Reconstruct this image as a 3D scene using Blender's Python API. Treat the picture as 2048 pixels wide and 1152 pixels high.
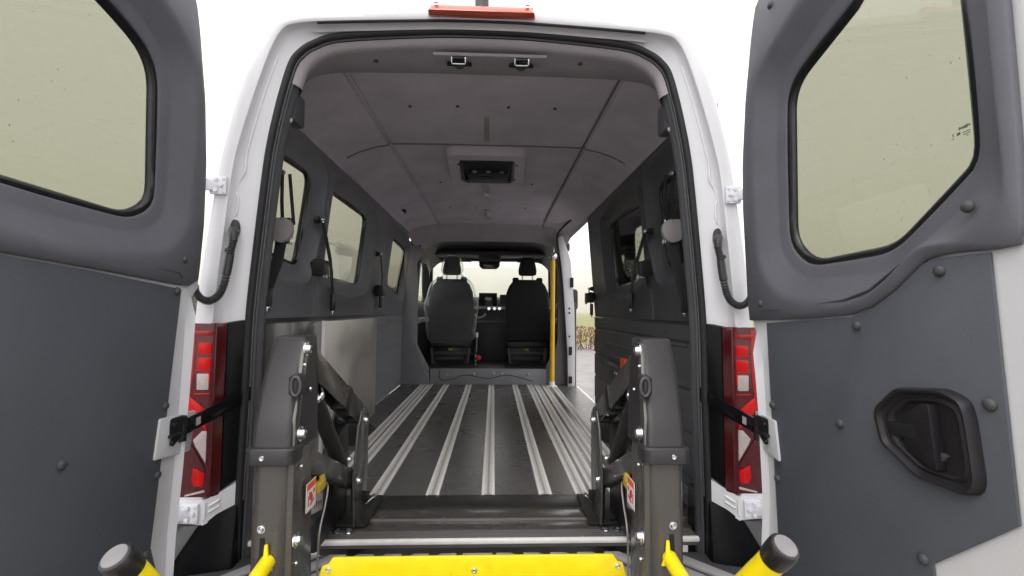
import bpy, bmesh, math, random
from mathutils import Vector, Matrix
random.seed(7)
R_ = math.radians
for o in list(bpy.data.objects):
    bpy.data.objects.remove(o)
scene = bpy.context.scene
COL = scene.collection

# ------------------------------------------------------------------ camera
# van frame: X to the right, Y forward into the van, Z up; Z = 0 is the load floor, Y = 0 the rear frame
cam_d = bpy.data.cameras.new('camera')
cam = bpy.data.objects.new('camera', cam_d)
COL.objects.link(cam)
cam_d.sensor_width = 36.0
cam_d.lens = 36.0 * 930.0 / 2048.0
cam_d.clip_start = 0.02
cam_d.clip_end = 6000.0
yaw, pitch, roll = 0.0389, 0.0489, 0.0087
fw = Vector((math.sin(yaw) * math.cos(pitch), math.cos(yaw) * math.cos(pitch), math.sin(pitch)))
rt = Vector((math.cos(yaw), -math.sin(yaw), 0.0))
up = rt.cross(fw)
rt2 = rt * math.cos(roll) + up * math.sin(roll)
up2 = up * math.cos(roll) - rt * math.sin(roll)
M3 = Matrix((rt2, up2, -fw)).transposed()
cam.matrix_world = Matrix.Translation((0.0435, -1.4757, 0.7462)) @ M3.to_4x4()
scene.camera = cam

# ------------------------------------------------------------------ overcast sky, soft sun, exposure
SUN_EL, SUN_AZ = R_(48), R_(200)
w = bpy.data.worlds.new('World')
scene.world = w
w.use_nodes = True
nt = w.node_tree
for n in list(nt.nodes):
    nt.nodes.remove(n)
wo = nt.nodes.new('ShaderNodeOutputWorld')
bg = nt.nodes.new('ShaderNodeBackground')
sky = nt.nodes.new('ShaderNodeTexSky')
sky.sky_type = 'NISHITA'
sky.sun_disc = False
sky.sun_elevation = SUN_EL
sky.sun_rotation = SUN_AZ
sky.dust_density = 6.0
hs = nt.nodes.new('ShaderNodeHueSaturation')
hs.inputs['Saturation'].default_value = 0.08
mx = nt.nodes.new('ShaderNodeMixRGB')
mx.inputs[0].default_value = 0.85
mx.inputs[2].default_value = (10.0, 9.75, 10.05, 1)      # closed cloud cover
nt.links.new(sky.outputs[0], hs.inputs['Color'])
nt.links.new(hs.outputs[0], mx.inputs[1])
nt.links.new(mx.outputs[0], bg.inputs['Color'])
bg.inputs['Strength'].default_value = 0.1
nt.links.new(bg.outputs[0], wo.inputs['Surface'])
sd = bpy.data.lights.new('sun', 'SUN')
sd.energy = 0.9
sd.angle = R_(50)
sd.color = (1.0, 0.97, 0.93)
sun = bpy.data.objects.new('sun', sd)
COL.objects.link(sun)
sun.rotation_euler = (R_(90) - SUN_EL, 0, R_(-20))
scene.view_settings.view_transform = 'Standard'
scene.view_settings.look = 'None'
scene.view_settings.gamma = 1.0
scene.view_settings.exposure = 1.05
scene.cycles.use_denoising = True
scene.cycles.max_bounces = 10
scene.cycles.transparent_max_bounces = 24
scene.cycles.sample_clamp_indirect = 6.0
scene.cycles.volume_bounces = 3

# ------------------------------------------------------------------ materials
MAT = {}
def mat(name, col, rough=0.5, metal=0.0, coat=0.0, spec=0.5, noise=0.0, nscale=40.0, bump=0.0, bscale=200.0, rvar=0.0, alpha=None, detail=4.0):
    m = bpy.data.materials.new(name)
    m.use_nodes = True
    t = m.node_tree
    b = t.nodes['Principled BSDF']
    b.inputs['Base Color'].default_value = (*col, 1)
    b.inputs['Roughness'].default_value = rough
    b.inputs['Metallic'].default_value = metal
    b.inputs['Coat Weight'].default_value = coat
    b.inputs['Coat Roughness'].default_value = 0.08
    b.inputs['Specular IOR Level'].default_value = spec
    if noise or bump or rvar:
        tc = t.nodes.new('ShaderNodeTexCoord')
    if noise or rvar:
        nz = t.nodes.new('ShaderNodeTexNoise')
        nz.inputs['Scale'].default_value = nscale
        nz.inputs['Detail'].default_value = detail
        t.links.new(tc.outputs['Object'], nz.inputs['Vector'])
    if noise:
        mr = t.nodes.new('ShaderNodeMapRange')
        mr.inputs[1].default_value = 0.3; mr.inputs[2].default_value = 0.7
        mr.inputs[3].default_value = 1 - noise; mr.inputs[4].default_value = 1 + noise
        t.links.new(nz.outputs['Fac'], mr.inputs[0])
        mm = t.nodes.new('ShaderNodeVectorMath'); mm.operation = 'SCALE'
        mm.inputs[0].default_value = col
        t.links.new(mr.outputs[0], mm.inputs['Scale'])
        t.links.new(mm.outputs[0], b.inputs['Base Color'])
    if rvar:
        m2 = t.nodes.new('ShaderNodeMapRange')
        m2.inputs[1].default_value = 0.3; m2.inputs[2].default_value = 0.7
        m2.inputs[3].default_value = max(0.02, rough - rvar); m2.inputs[4].default_value = min(1, rough + rvar)
        t.links.new(nz.outputs['Fac'], m2.inputs[0])
        t.links.new(m2.outputs[0], b.inputs['Roughness'])
    if bump:
        n2 = t.nodes.new('ShaderNodeTexNoise')
        n2.inputs['Scale'].default_value = bscale
        n2.inputs['Detail'].default_value = 3
        t.links.new(tc.outputs['Object'], n2.inputs['Vector'])
        bp = t.nodes.new('ShaderNodeBump')
        bp.inputs['Strength'].default_value = bump
        bp.inputs['Distance'].default_value = 0.002
        t.links.new(n2.outputs['Fac'], bp.inputs['Height'])
        t.links.new(bp.outputs[0], b.inputs['Normal'])
    MAT[name] = m
    return m

def glass_mat(name, tint, refl=0.06):
    m = bpy.data.materials.new(name)
    m.use_nodes = True
    t = m.node_tree
    for n in list(t.nodes):
        t.nodes.remove(n)
    out = t.nodes.new('ShaderNodeOutputMaterial')
    tr = t.nodes.new('ShaderNodeBsdfTransparent'); tr.inputs[0].default_value = (*tint, 1)
    gl = t.nodes.new('ShaderNodeBsdfGlossy'); gl.inputs['Roughness'].default_value = 0.01
    lw = t.nodes.new('ShaderNodeLayerWeight'); lw.inputs[0].default_value = 0.5
    pw = t.nodes.new('ShaderNodeMath'); pw.operation = 'POWER'; pw.inputs[1].default_value = 5.0
    ma = t.nodes.new('ShaderNodeMath'); ma.operation = 'MULTIPLY_ADD'; ma.inputs[1].default_value = 0.9; ma.inputs[2].default_value = refl
    t.links.new(lw.outputs['Facing'], pw.inputs[0]); t.links.new(pw.outputs[0], ma.inputs[0])
    mxs = t.nodes.new('ShaderNodeMixShader')
    t.links.new(ma.outputs[0], mxs.inputs[0])
    t.links.new(tr.outputs[0], mxs.inputs[1]); t.links.new(gl.outputs[0], mxs.inputs[2])
    t.links.new(mxs.outputs[0], out.inputs[0])
    MAT[name] = m
    return m

mat('white_paint', (0.63, 0.64, 0.67), 0.3, coat=0.5, noise=0.02, nscale=6)
mat('white_cast', (0.70, 0.71, 0.76), 0.5, noise=0.05, nscale=30, bump=0.2, bscale=120)
mat('door_board', (0.085, 0.094, 0.112), 0.66, spec=0.35, noise=0.07, nscale=5, bump=0.6, bscale=700, rvar=0.10, detail=10)
mat('trim_grey', (0.112, 0.114, 0.134), 0.50, spec=0.4, noise=0.05, nscale=14, bump=0.45, bscale=600, rvar=0.06)
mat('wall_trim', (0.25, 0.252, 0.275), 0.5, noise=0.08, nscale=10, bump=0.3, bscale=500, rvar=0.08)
mat('wall_upper', (0.205, 0.208, 0.235), 0.45, spec=0.35, noise=0.08, nscale=10, bump=0.3, bscale=500, rvar=0.06)  # toned below wall_trim: part of the upper wall's shade is in this colour
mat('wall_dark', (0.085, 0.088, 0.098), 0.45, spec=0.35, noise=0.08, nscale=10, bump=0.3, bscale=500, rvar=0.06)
mat('seam_dark', (0.20, 0.18, 0.19), 0.9)
mat('headliner', (0.64, 0.595, 0.665), 0.95, noise=0.10, nscale=5, bump=0.5, bscale=600, spec=0.1)
mat('header_trim', (0.42, 0.39, 0.42), 0.85, noise=0.06, nscale=8, bump=0.3, bscale=600, spec=0.2)
mat('floor_vinyl', (0.105, 0.100, 0.098), 0.28, noise=0.05, nscale=4, bump=0.03, bscale=300, rvar=0.02)
mat('aluminium', (0.92, 0.91, 0.89), 0.42, metal=0.12, noise=0.06, nscale=25, rvar=0.04)
mat('rail_track', (0.72, 0.71, 0.69), 0.5, metal=0.1, noise=0.1, nscale=60)
mat('rail_slot', (0.42, 0.41, 0.40), 0.5, metal=0.2)
mat('tread_grey', (0.34, 0.335, 0.34), 0.55, bump=0.3, bscale=400)
mat('sill_metal', (0.22, 0.21, 0.21), 0.34, metal=0.4, noise=0.05, nscale=6, rvar=0.03)
mat('brushed_steel', (0.66, 0.64, 0.61), 0.38, metal=0.5, noise=0.09, nscale=6, rvar=0.08)
mat('zinc', (0.75, 0.78, 0.80), 0.22, metal=1.0, noise=0.1, nscale=60)
mat('chrome', (0.85, 0.85, 0.86), 0.12, metal=1.0)
mat('lift_black', (0.022, 0.021, 0.020), 0.36, spec=0.35, noise=0.08, nscale=8, bump=0.15, bscale=350, rvar=0.03)
mat('lift_post', (0.062, 0.058, 0.054), 0.27, coat=0.3, noise=0.05, nscale=5, bump=0.05, bscale=300, rvar=0.03)
mat('cover_plastic', (0.028, 0.027, 0.029), 0.40, spec=0.36, noise=0.05, nscale=6, bump=0.1, bscale=500, rvar=0.03)
mat('black_plastic', (0.014, 0.014, 0.016), 0.4, spec=0.35, noise=0.1, nscale=20, rvar=0.08)
mat('handle_plastic', (0.017, 0.016, 0.019), 0.42, spec=0.35, bump=0.25, bscale=600)
mat('grey_plastic', (0.055, 0.055, 0.06), 0.5, bump=0.3, bscale=400)
mat('etch', (0.10, 0.105, 0.085), 0.6)
mat('rubber', (0.016, 0.016, 0.018), 0.55, spec=0.3, bump=0.2, bscale=500)
mat('lamp_black', (0.004, 0.004, 0.005), 0.3, spec=0.1)
mat('gloss_black', (0.006, 0.006, 0.008), 0.12)
mat('frit', (0.008, 0.008, 0.010), 0.25)
mat('hose', (0.030, 0.030, 0.033), 0.45)
mat('yellow_paint', (0.86, 0.68, 0.004), 0.33, coat=0.3, noise=0.07, nscale=30, rvar=0.08, bump=0.1, bscale=200, detail=10)
mat('pole_yellow', (0.85, 0.52, 0.01), 0.35, coat=0.3)
mat('lens_dark', (0.065, 0.002, 0.004), 0.15, coat=0.25, spec=0.3, noise=0.25, nscale=60)
mat('lens_red', (0.50, 0.003, 0.003), 0.2, coat=0.15, spec=0.2, noise=0.12, nscale=220)
mat('lens_side', (0.05, 0.003, 0.005), 0.15, coat=0.25, spec=0.3)
mat('lens_mid', (0.30, 0.006, 0.006), 0.2, coat=0.25, spec=0.3, noise=0.15, nscale=90)
mat('lens_white', (0.40, 0.345, 0.34), 0.2, coat=0.3, noise=0.12, nscale=160)
mat('brake_lens', (0.62, 0.10, 0.05), 0.15, coat=1.0, noise=0.1, nscale=60)
mat('red_plastic', (0.7, 0.03, 0.02), 0.4)
mat('orange', (0.85, 0.12, 0.03), 0.45)
mat('label_white', (0.80, 0.79, 0.80), 0.4)
mat('label_grey', (0.42, 0.41, 0.41), 0.45)
mat('label_ink', (0.10, 0.03, 0.04), 0.5)
mat('label_red', (0.60, 0.06, 0.05), 0.4)
mat('seat_fabric', (0.022, 0.021, 0.024), 0.9, noise=0.2, nscale=60, bump=0.6, bscale=400, spec=0.2)
mat('dash_black', (0.020, 0.020, 0.022), 0.5, bump=0.2, bscale=400)
mat('screen', (0.004, 0.004, 0.005), 0.08)
mat('belt_web', (0.020, 0.020, 0.022), 0.7, bump=0.4, bscale=600)
mat('belt_case', (0.40, 0.38, 0.39), 0.5)
mat('strip_lamp', (0.55, 0.54, 0.53), 0.25, coat=0.5)
mat('grey_tape', (0.36, 0.34, 0.36), 0.35)
mat('green_box', (0.045, 0.060, 0.056), 0.5)
mat('yellow_clip', (0.62, 0.43, 0.03), 0.4)
mat('wire_grey', (0.35, 0.34, 0.33), 0.35, metal=0.6)
mat('handrail_cap', (0.014, 0.014, 0.015), 0.3)
mat('cap_face', (0.20, 0.195, 0.20), 0.5, noise=0.1, nscale=40)
glass_mat('tinted_glass', (0.298, 0.307, 0.232))
glass_mat('clear_glass', (0.86, 0.90, 0.86))
# thin polythene: mostly see-through, with a milky gloss
m = bpy.data.materials.new('polythene'); m.use_nodes = True; t = m.node_tree
b = t.nodes['Principled BSDF']; b.inputs['Base Color'].default_value = (0.75, 0.8, 0.8, 1); b.inputs['Roughness'].default_value = 0.06
tr = t.nodes.new('ShaderNodeBsdfTransparent'); tr.inputs[0].default_value = (0.95, 0.97, 0.96, 1)
lw = t.nodes.new('ShaderNodeLayerWeight'); lw.inputs[0].default_value = 0.25
mr = t.nodes.new('ShaderNodeMapRange'); mr.inputs[3].default_value = 0.07; mr.inputs[4].default_value = 0.95
ms = t.nodes.new('ShaderNodeMixShader')
t.links.new(lw.outputs['Facing'], mr.inputs[0]); t.links.new(mr.outputs[0], ms.inputs[0])
t.links.new(tr.outputs[0], ms.inputs[1]); t.links.new(b.outputs[0], ms.inputs[2])
t.links.new(ms.outputs[0], t.nodes['Material Output'].inputs[0]); MAT['polythene'] = m

# ------------------------------------------------------------------ helpers
def link(name, me, material, parent=None, smooth=False):
    o = bpy.data.objects.new(name, me)
    COL.objects.link(o)
    if material is not None and material in MAT:
        me.materials.append(MAT[material])
    if smooth:
        for p in me.polygons:
            p.use_smooth = True
    if parent is not None:
        o.parent = parent
    return o
def tag(o, label=None, cat=None, group=None, kind=None):
    if label: o['label'] = label
    if cat: o['category'] = cat
    if group: o['group'] = group
    if kind: o['kind'] = kind
    return o
def empty(name, label, cat, group=None, loc=(0, 0, 0)):
    o = bpy.data.objects.new(name, None)
    o.empty_display_size = 0.1
    COL.objects.link(o)
    return tag(o, label, cat, group)
def mesh(name, verts, faces, material, parent=None, smooth=False, autosmooth=None):
    me = bpy.data.meshes.new(name)
    me.from_pydata([tuple(v) for v in verts], [], faces)
    bm = bmesh.new(); bm.from_mesh(me)
    bmesh.ops.recalc_face_normals(bm, faces=bm.faces)
    if autosmooth is not None:
        for f in bm.faces: f.smooth = True
        for e in bm.edges:
            if len(e.link_faces) == 2 and e.calc_face_angle(0) > R_(autosmooth): e.smooth = False
    bm.to_mesh(me); bm.free()
    return link(name, me, material, parent, smooth)
def bevelled(bm, width, seg=2, angle=25):
    es = [e for e in bm.edges if len(e.link_faces) == 2 and e.calc_face_angle(0) > R_(angle)]
    if es and width > 0:
        bmesh.ops.bevel(bm, geom=es, offset=width, segments=seg, profile=0.5, affect='EDGES', clamp_overlap=True)
def finish(bm, name, material, parent, smooth_angle=40):
    bmesh.ops.recalc_face_normals(bm, faces=bm.faces)
    for f in bm.faces: f.smooth = True
    for e in bm.edges:
        if len(e.link_faces) == 2 and e.calc_face_angle(0) > R_(smooth_angle): e.smooth = False
    me = bpy.data.meshes.new(name); bm.to_mesh(me); bm.free()
    return link(name, me, material, parent)
def box(name, a, b, material, parent=None, bev=0.0, seg=2, xf=None):
    """box between two corners, rounded edges, optional matrix"""
    bm = bmesh.new()
    bmesh.ops.create_cube(bm, size=1)
    for v in bm.verts:
        v.co = Vector([a[i] + (v.co[i] + 0.5) * (b[i] - a[i]) for i in range(3)])
    bevelled(bm, bev, seg)
    if xf is not None: bmesh.ops.transform(bm, matrix=xf, verts=bm.verts)
    return finish(bm, name, material, parent)
def prism(name, loop_a, loop_b, material, parent=None, bev=0.0, seg=2, ang=25):
    """closed solid between two matching 3D loops"""
    bm = bmesh.new()
    va = [bm.verts.new(p) for p in loop_a]; vb = [bm.verts.new(p) for p in loop_b]
    n = len(va)
    bm.faces.new(va); bm.faces.new(vb[::-1])
    for i in range(n):
        bm.faces.new((va[i], va[(i + 1) % n], vb[(i + 1) % n], vb[i]))
    bmesh.ops.recalc_face_normals(bm, faces=bm.faces)
    bevelled(bm, bev, seg, ang)
    return finish(bm, name, material, parent)
def ext(name, pts, axis, a, b, material, parent=None, bev=0.0, seg=2, ang=25):
    """extrude a 2D outline along an axis: 'x' takes (y,z), 'y' takes (x,z), 'z' takes (x,y)"""
    def m3(p, t):
        return {'x': (t, p[0], p[1]), 'y': (p[0], t, p[1]), 'z': (p[0], p[1], t)}[axis]
    return prism(name, [m3(p, a) for p in pts], [m3(p, b) for p in pts], material, parent, bev, seg, ang)
def loft(name, rings, material, parent=None, closed=True, caps=(False, False), smooth_angle=40):
    bm = bmesh.new()
    V = [[bm.verts.new(p) for p in r] for r in rings]
    n = len(rings[0])
    for a, b in zip(V[:-1], V[1:]):
        for i in range(n if closed else n - 1):
            j = (i + 1) % n
            try: bm.faces.new((a[i], a[j], b[j], b[i]))
            except ValueError: pass
    if caps[0]: bm.faces.new(V[0])
    if caps[1]: bm.faces.new(V[-1][::-1])
    bmesh.ops.remove_doubles(bm, verts=bm.verts, dist=1e-6)
    return finish(bm, name, material, parent, smooth_angle)
def tube_into(bm, pts, rad, seg=10, caps=True, flat=None, refn=None):
    pts = [Vector(p) for p in pts]
    n = len(pts)
    tang = []
    for i in range(n):
        t = (pts[min(i + 1, n - 1)] - pts[max(i - 1, 0)])
        tang.append(t.normalized())
    ref = Vector(refn) if refn else Vector((0, 0, 1))
    if abs(tang[0].dot(ref)) > 0.95: ref = Vector((1, 0, 0))
    u = (ref - tang[0] * ref.dot(tang[0])).normalized()
    prev = None
    for i in range(n):
        u = (u - tang[i] * u.dot(tang[i])).normalized()
        v = tang[i].cross(u)
        r = rad[i] if isinstance(rad, (list, tuple)) else rad
        ru, rv = (r, r) if flat is None else (r * flat[0], r * flat[1])
        ring = []
        for k in range(seg):
            a = 2 * math.pi * (k + 0.5) / seg
            ring.append(bm.verts.new(pts[i] + u * math.cos(a) * ru + v * math.sin(a) * rv))
        if prev:
            for k in range(seg):
                bm.faces.new((prev[k], prev[(k + 1) % seg], ring[(k + 1) % seg], ring[k]))
        elif caps: bm.faces.new(ring[::-1])
        prev = ring
    if caps: bm.faces.new(prev)
def tube(name, pts, rad, material, parent=None, seg=12, caps=True, flat=None, refn=None):
    bm = bmesh.new(); tube_into(bm, pts, rad, seg, caps, flat, refn)
    return finish(bm, name, material, parent, 50)
def smooth_path(pts, n=8):
    """Catmull-Rom through the points"""
    P = [Vector(p) for p in pts]
    P = [P[0] * 2 - P[1]] + P + [P[-1] * 2 - P[-2]]
    out = []
    for i in range(1, len(P) - 2):
        for k in range(n):
            t = k / n
            a, b, c, d = P[i - 1], P[i], P[i + 1], P[i + 2]
            out.append(0.5 * ((2 * b) + (c - a) * t + (2 * a - 5 * b + 4 * c - d) * t * t + (3 * b - a - 3 * c + d) * t ** 3))
    out.append(P[-2])
    return out
LATHE_CACHE = {}
def lathe(name, prof, loc, axis, material, parent=None, seg=16, key=None):
    """solid of revolution; prof is [(radius, height)] along the axis"""
    ax = Vector(axis).normalized()
    q = Vector((0, 0, 1)).rotation_difference(ax)
    k = (tuple(prof), material, seg)
    if k not in LATHE_CACHE:
        bm = bmesh.new(); rings = []
        for r, h in prof:
            if r < 1e-6: rings.append([bm.verts.new((0, 0, h))])
            else: rings.append([bm.verts.new((r * math.cos(2 * math.pi * i / seg), r * math.sin(2 * math.pi * i / seg), h)) for i in range(seg)])
        for a, b in zip(rings[:-1], rings[1:]):
            for i in range(seg):
                j = (i + 1) % seg
                f = [a[i % len(a)], a[j % len(a)], b[j % len(b)], b[i % len(b)]]
                u = []
                for v in f:
                    if v not in u: u.append(v)
                if len(u) > 2: bm.faces.new(u)
        if len(rings[0]) > 1: bm.faces.new(rings[0][::-1])
        if len(rings[-1]) > 1: bm.faces.new(rings[-1])
        bmesh.ops.recalc_face_normals(bm, faces=bm.faces)
        for f in bm.faces: f.smooth = True
        for e in bm.edges:
            if len(e.link_faces) == 2 and e.calc_face_angle(0) > R_(35): e.smooth = False
        me = bpy.data.meshes.new(name); bm.to_mesh(me); bm.free()
        me.materials.append(MAT[material]); LATHE_CACHE[k] = me
    o = bpy.data.objects.new(name, LATHE_CACHE[k]); COL.objects.link(o)
    o.rotation_mode = 'QUATERNION'; o.rotation_quaternion = q; o.location = loc
    if parent is not None: o.parent = parent
    return o
def rivet(parent, loc, axis, r=0.009, material='grey_plastic', name='push_rivet'):
    return lathe(name, [(r, 0), (r, r * 0.25), (r * 0.85, r * 0.55), (r * 0.5, r * 0.78), (0, r * 0.86)], loc, axis, material, parent, 16)
def bolt(parent, loc, axis, r=0.011, material='zinc', name='bolt'):
    return lathe(name, [(r, 0), (r, r * 0.18), (r * 0.72, r * 0.2), (r * 0.70, r * 0.55), (r * 0.55, r * 0.75), (r * 0.25, r * 0.72), (0, r * 0.6)], loc, axis, material, parent, 14)
def hexbolt(parent, loc, axis, r=0.011, material='zinc', name='hex_bolt'):
    return lathe(name, [(r * 1.35, 0), (r * 1.35, r * 0.2), (r, r * 0.22), (r, r * 0.95), (r * 0.8, r * 1.1), (0, r * 1.1)], loc, axis, material, parent, 6)
def rp(pts, r, n=5):
    """round the corners of a 2D polygon"""
    out = []
    N = len(pts)
    rr = r if isinstance(r, (list, tuple)) else [r] * N
    for i in range(N):
        p = Vector(pts[i]); a = Vector(pts[i - 1]) - p; b = Vector(pts[(i + 1) % N]) - p
        d = min(rr[i], a.length * 0.45, b.length * 0.45)
        if d < 1e-5: out.append(tuple(p)); continue
        p0 = p + a.normalized() * d; p1 = p + b.normalized() * d
        for k in range(n + 1):
            t = k / n
            out.append(tuple(p0 * (1 - t) ** 2 + p * 2 * t * (1 - t) + p1 * t * t))
    return out
def ray_loops(center, polys, n=64):
    """sample star-shaped polygons round a centre at shared angles"""
    cx, cy = center
    angs = [2 * math.pi * i / n for i in range(n)]
    for p in polys:
        if len(p) < 12:
            angs += [math.atan2(q[1] - cy, q[0] - cx) % (2 * math.pi) for q in p]
    angs = sorted(angs)
    ang = [angs[0]]
    for a in angs[1:]:
        if a - ang[-1] > 1e-4: ang.append(a)
    loops = []
    for p in polys:
        lp = []
        for a in ang:
            dx, dy = math.cos(a), math.sin(a)
            best = 0
            for i in range(len(p)):
                x1, y1 = p[i - 1][0] - cx, p[i - 1][1] - cy; x2, y2 = p[i][0] - cx, p[i][1] - cy
                ex, ey = x2 - x1, y2 - y1
                den = dx * ey - dy * ex
                if abs(den) < 1e-12: continue
                tt = (x1 * ey - y1 * ex) / den; uu = (x1 * dy - y1 * dx) / den
                if -1e-6 <= uu <= 1 + 1e-6 and tt > best: best = tt
            lp.append((cx + dx * best, cy + dy * best))
        loops.append(lp)
    return loops
def grow(loop, center, d):
    out = []
    for p in loop:
        v = Vector(p) - Vector(center); l = v.length
        out.append(tuple(Vector(center) + v * ((l + d) / l)))
    return out
def interp(tab, z):
    if z <= tab[0][0]: return tab[0][1]
    for (a, b), (c, d) in zip(tab[:-1], tab[1:]):
        if z <= c: return b + (d - b) * (z - a) / (c - a)
    return tab[-1][1]

# ================================================================== THE VAN
van = empty('van', 'white high-roof van seen from behind with both rear doors open', 'van')
def dX(z, off=0.0):            # inner plane of an open rear door
    return 0.84 - 0.037 * (z - 0.13) - off
def wX(z, off=0.0):            # plane of the side trim above the belt
    return 0.88 - 0.08 * (z - 0.7) + off

# ---- half profiles of the rear frame, bottom to top centre (x, z)
SIL = [(.93, -.2), (.925, .1), (.905, .45), (.89, .7), (.866, .95), (.836, 1.18), (.816, 1.29), (.783, 1.43), (.741, 1.555), (.694, 1.65), (.654, 1.686), (.60, 1.701), (.50, 1.713), (.18, 1.733), (0, 1.736)]
FLI = [(.835, -.2), (.835, .1), (.832, .45), (.826, .7), (.806, .95), (.783, 1.19), (.763, 1.29), (.737, 1.39), (.708, 1.49), (.676, 1.585), (.645, 1.643), (.606, 1.664), (.50, 1.676), (.18, 1.692), (0, 1.695)]
SEO = [(.764, -.2), (.762, .05), (.752, .45), (.748, .71), (.730, .967), (.710, 1.2), (.699, 1.29), (.685, 1.37), (.666, 1.46), (.640, 1.555), (.612, 1.598), (.565, 1.632), (.47, 1.662), (.18, 1.686), (0, 1.69)]
def dense(P, n=5):
    return [(v.x, v.y) for v in smooth_path([(x, z, 0) for x, z in P], n)]
def inset(P, d, c=(0, 0.75)):
    out = []
    for i, (x, z) in enumerate(P):
        a = Vector(P[max(i - 1, 0)]); b = Vector(P[min(i + 1, len(P) - 1)])
        t = (b - a).normalized(); nrm = Vector((-t.y, t.x))
        if nrm.x * (-x) + nrm.y * (c[1] - z) < 0: nrm = -nrm
        out.append((max(0.0, x + nrm.x * d) if i < len(P) - 1 else 0.0, z + nrm.y * d))
    return out
def full(P):
    """mirror a half profile into an open loop left-bottom .. top .. right-bottom"""
    return [(-x, z) for x, z in P] + [(x, z) for x, z in P[::-1][1:]]
def at(P, y): return [(x, y, z) for x, z in full(P)]
dS, dF, dE = dense(SIL), dense(FLI), dense(SEO)
# forward continuation of the body: wider than the tapered rear corner
BODY = [(x + (0.055 if z < 1.6 else 0.055 * max(0, (1.74 - z) / 0.14)) + 0.02 * min(1, x / 0.3), z + 0.03 * max(0, min(1, (z - 1.2) / 0.4))) for x, z in dS]
frame = loft('rear_frame', [at([(max(0, p[0] + .05 * min(1, p[0] / .2)), p[1] + .02 * max(0, min(1, (p[1] - 1.2) / .4))) for p in dS], .30), at([(p[0] + .03 * min(1, p[0] / .2), p[1] + .012 * max(0, min(1, (p[1] - 1.2) / .4))) for p in dS], .12),
    at(dS, .045), at(inset(dS, .004), .012), at(inset(dS, .013), .0), at(inset(dF, -.006), -.001), at(dF, .003), at(inset(dF, .001), .016),
    at(inset(dF, .007), .030), at(inset(dF, .016), .036), at(inset(dE, -.010), .050), at(inset(dE, -.004), .052), at(dE, .044), at(inset(dE, .004), .055), at(inset(dE, .03), .10)],
    'white_paint', van, closed=False, smooth_angle=50)
# seam sealer bead running round the recess (stepped near the hinges)
for s in (-1, 1):
    bead = [(.822, .034, .74), (.812, .034, .85), (.803, .034, .955), (.793, .034, 1.03), (.782, .032, 1.05), (.778, .032, 1.10), (.786, .032, 1.125), (.774, .032, 1.16), (.760, .032, 1.19), (.756, .032, 1.25), (.728, .034, 1.37), (.698, .034, 1.48), (.668, .034, 1.575)]
    tube('seam_bead', [(s * a, b, c) for a, b, c in smooth_path(bead, 4)], .0035, 'white_cast', frame, 6)
# dark gasket under the roof edge
top = [p for p in at(inset(dF, .004), .005) if abs(p[0]) < .56 and p[2] > 1.5]
tube('drip_gasket', top, .0045, 'rubber', frame, 6)
# ---- door seal: two rubber beads round the opening
def ring_tube(P, y, r, name, m, par, flat=None):
    return tube(name, at(P, y), r, m, par, 10, flat=flat)
sealg = ring_tube(inset(dE, .010), .046, .0115, 'door_seal', 'rubber', van)
ring_tube(inset(dE, .022), .068, .006, 'seal_lip', 'grey_plastic', sealg)
# ---- exterior skin
def wallZ(P, y): return [(x, y, z) for x, z in P]
roof_half = [p for p in BODY if p[1] > 1.5]
loft('roof', [at(roof_half, .295), at([(x, z + .05 * max(0, 1 - x)) for x, z in roof_half], .8), at([(x, z + .06 * max(0, 1 - x)) for x, z in roof_half], 3.0), at([(x, z + .03 * max(0, 1 - x)) for x, z in roof_half], 3.9),
    at([(x, z - .22) for x, z in roof_half], 4.62)], 'white_paint', van, closed=False)
# ---- windows (y, z outlines of the glass)
WIN_L = [
    rp([(0.3506, 1.375), (0.5747, 1.39), (0.8036, 1.395), (0.7588, 0.9609), (0.4186, 0.9969)], [.03, .05, .06, .06, .03]),
    rp([(1.085, 1.391), (1.806, 1.389), (1.76, 0.9208), (1.065, 0.9378)], .055),
    rp([(2.573, 1.381), (3.29, 1.346), (3.094, 0.8994), (2.503, 0.9973)], .055)]
SEGS_L = [(.20, .93), (.93, 2.36), (2.36, 3.26)]
WIN_R = [
    rp([(0.3585, 1.37), (0.781, 1.366), (0.7416, 0.9676), (0.4341, 0.9973)], .06),
    rp([(0.9633, 1.346), (1.77, 1.368), (1.72, 0.9245), (0.9759, 0.9495)], .06)]
SEGS_R = [(.20, .93), (.93, 2.34)]
ZB, ZT = .70, 1.535
def centre(P): return (sum(p[0] for p in P) / len(P), sum(p[1] for p in P) / len(P))
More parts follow.
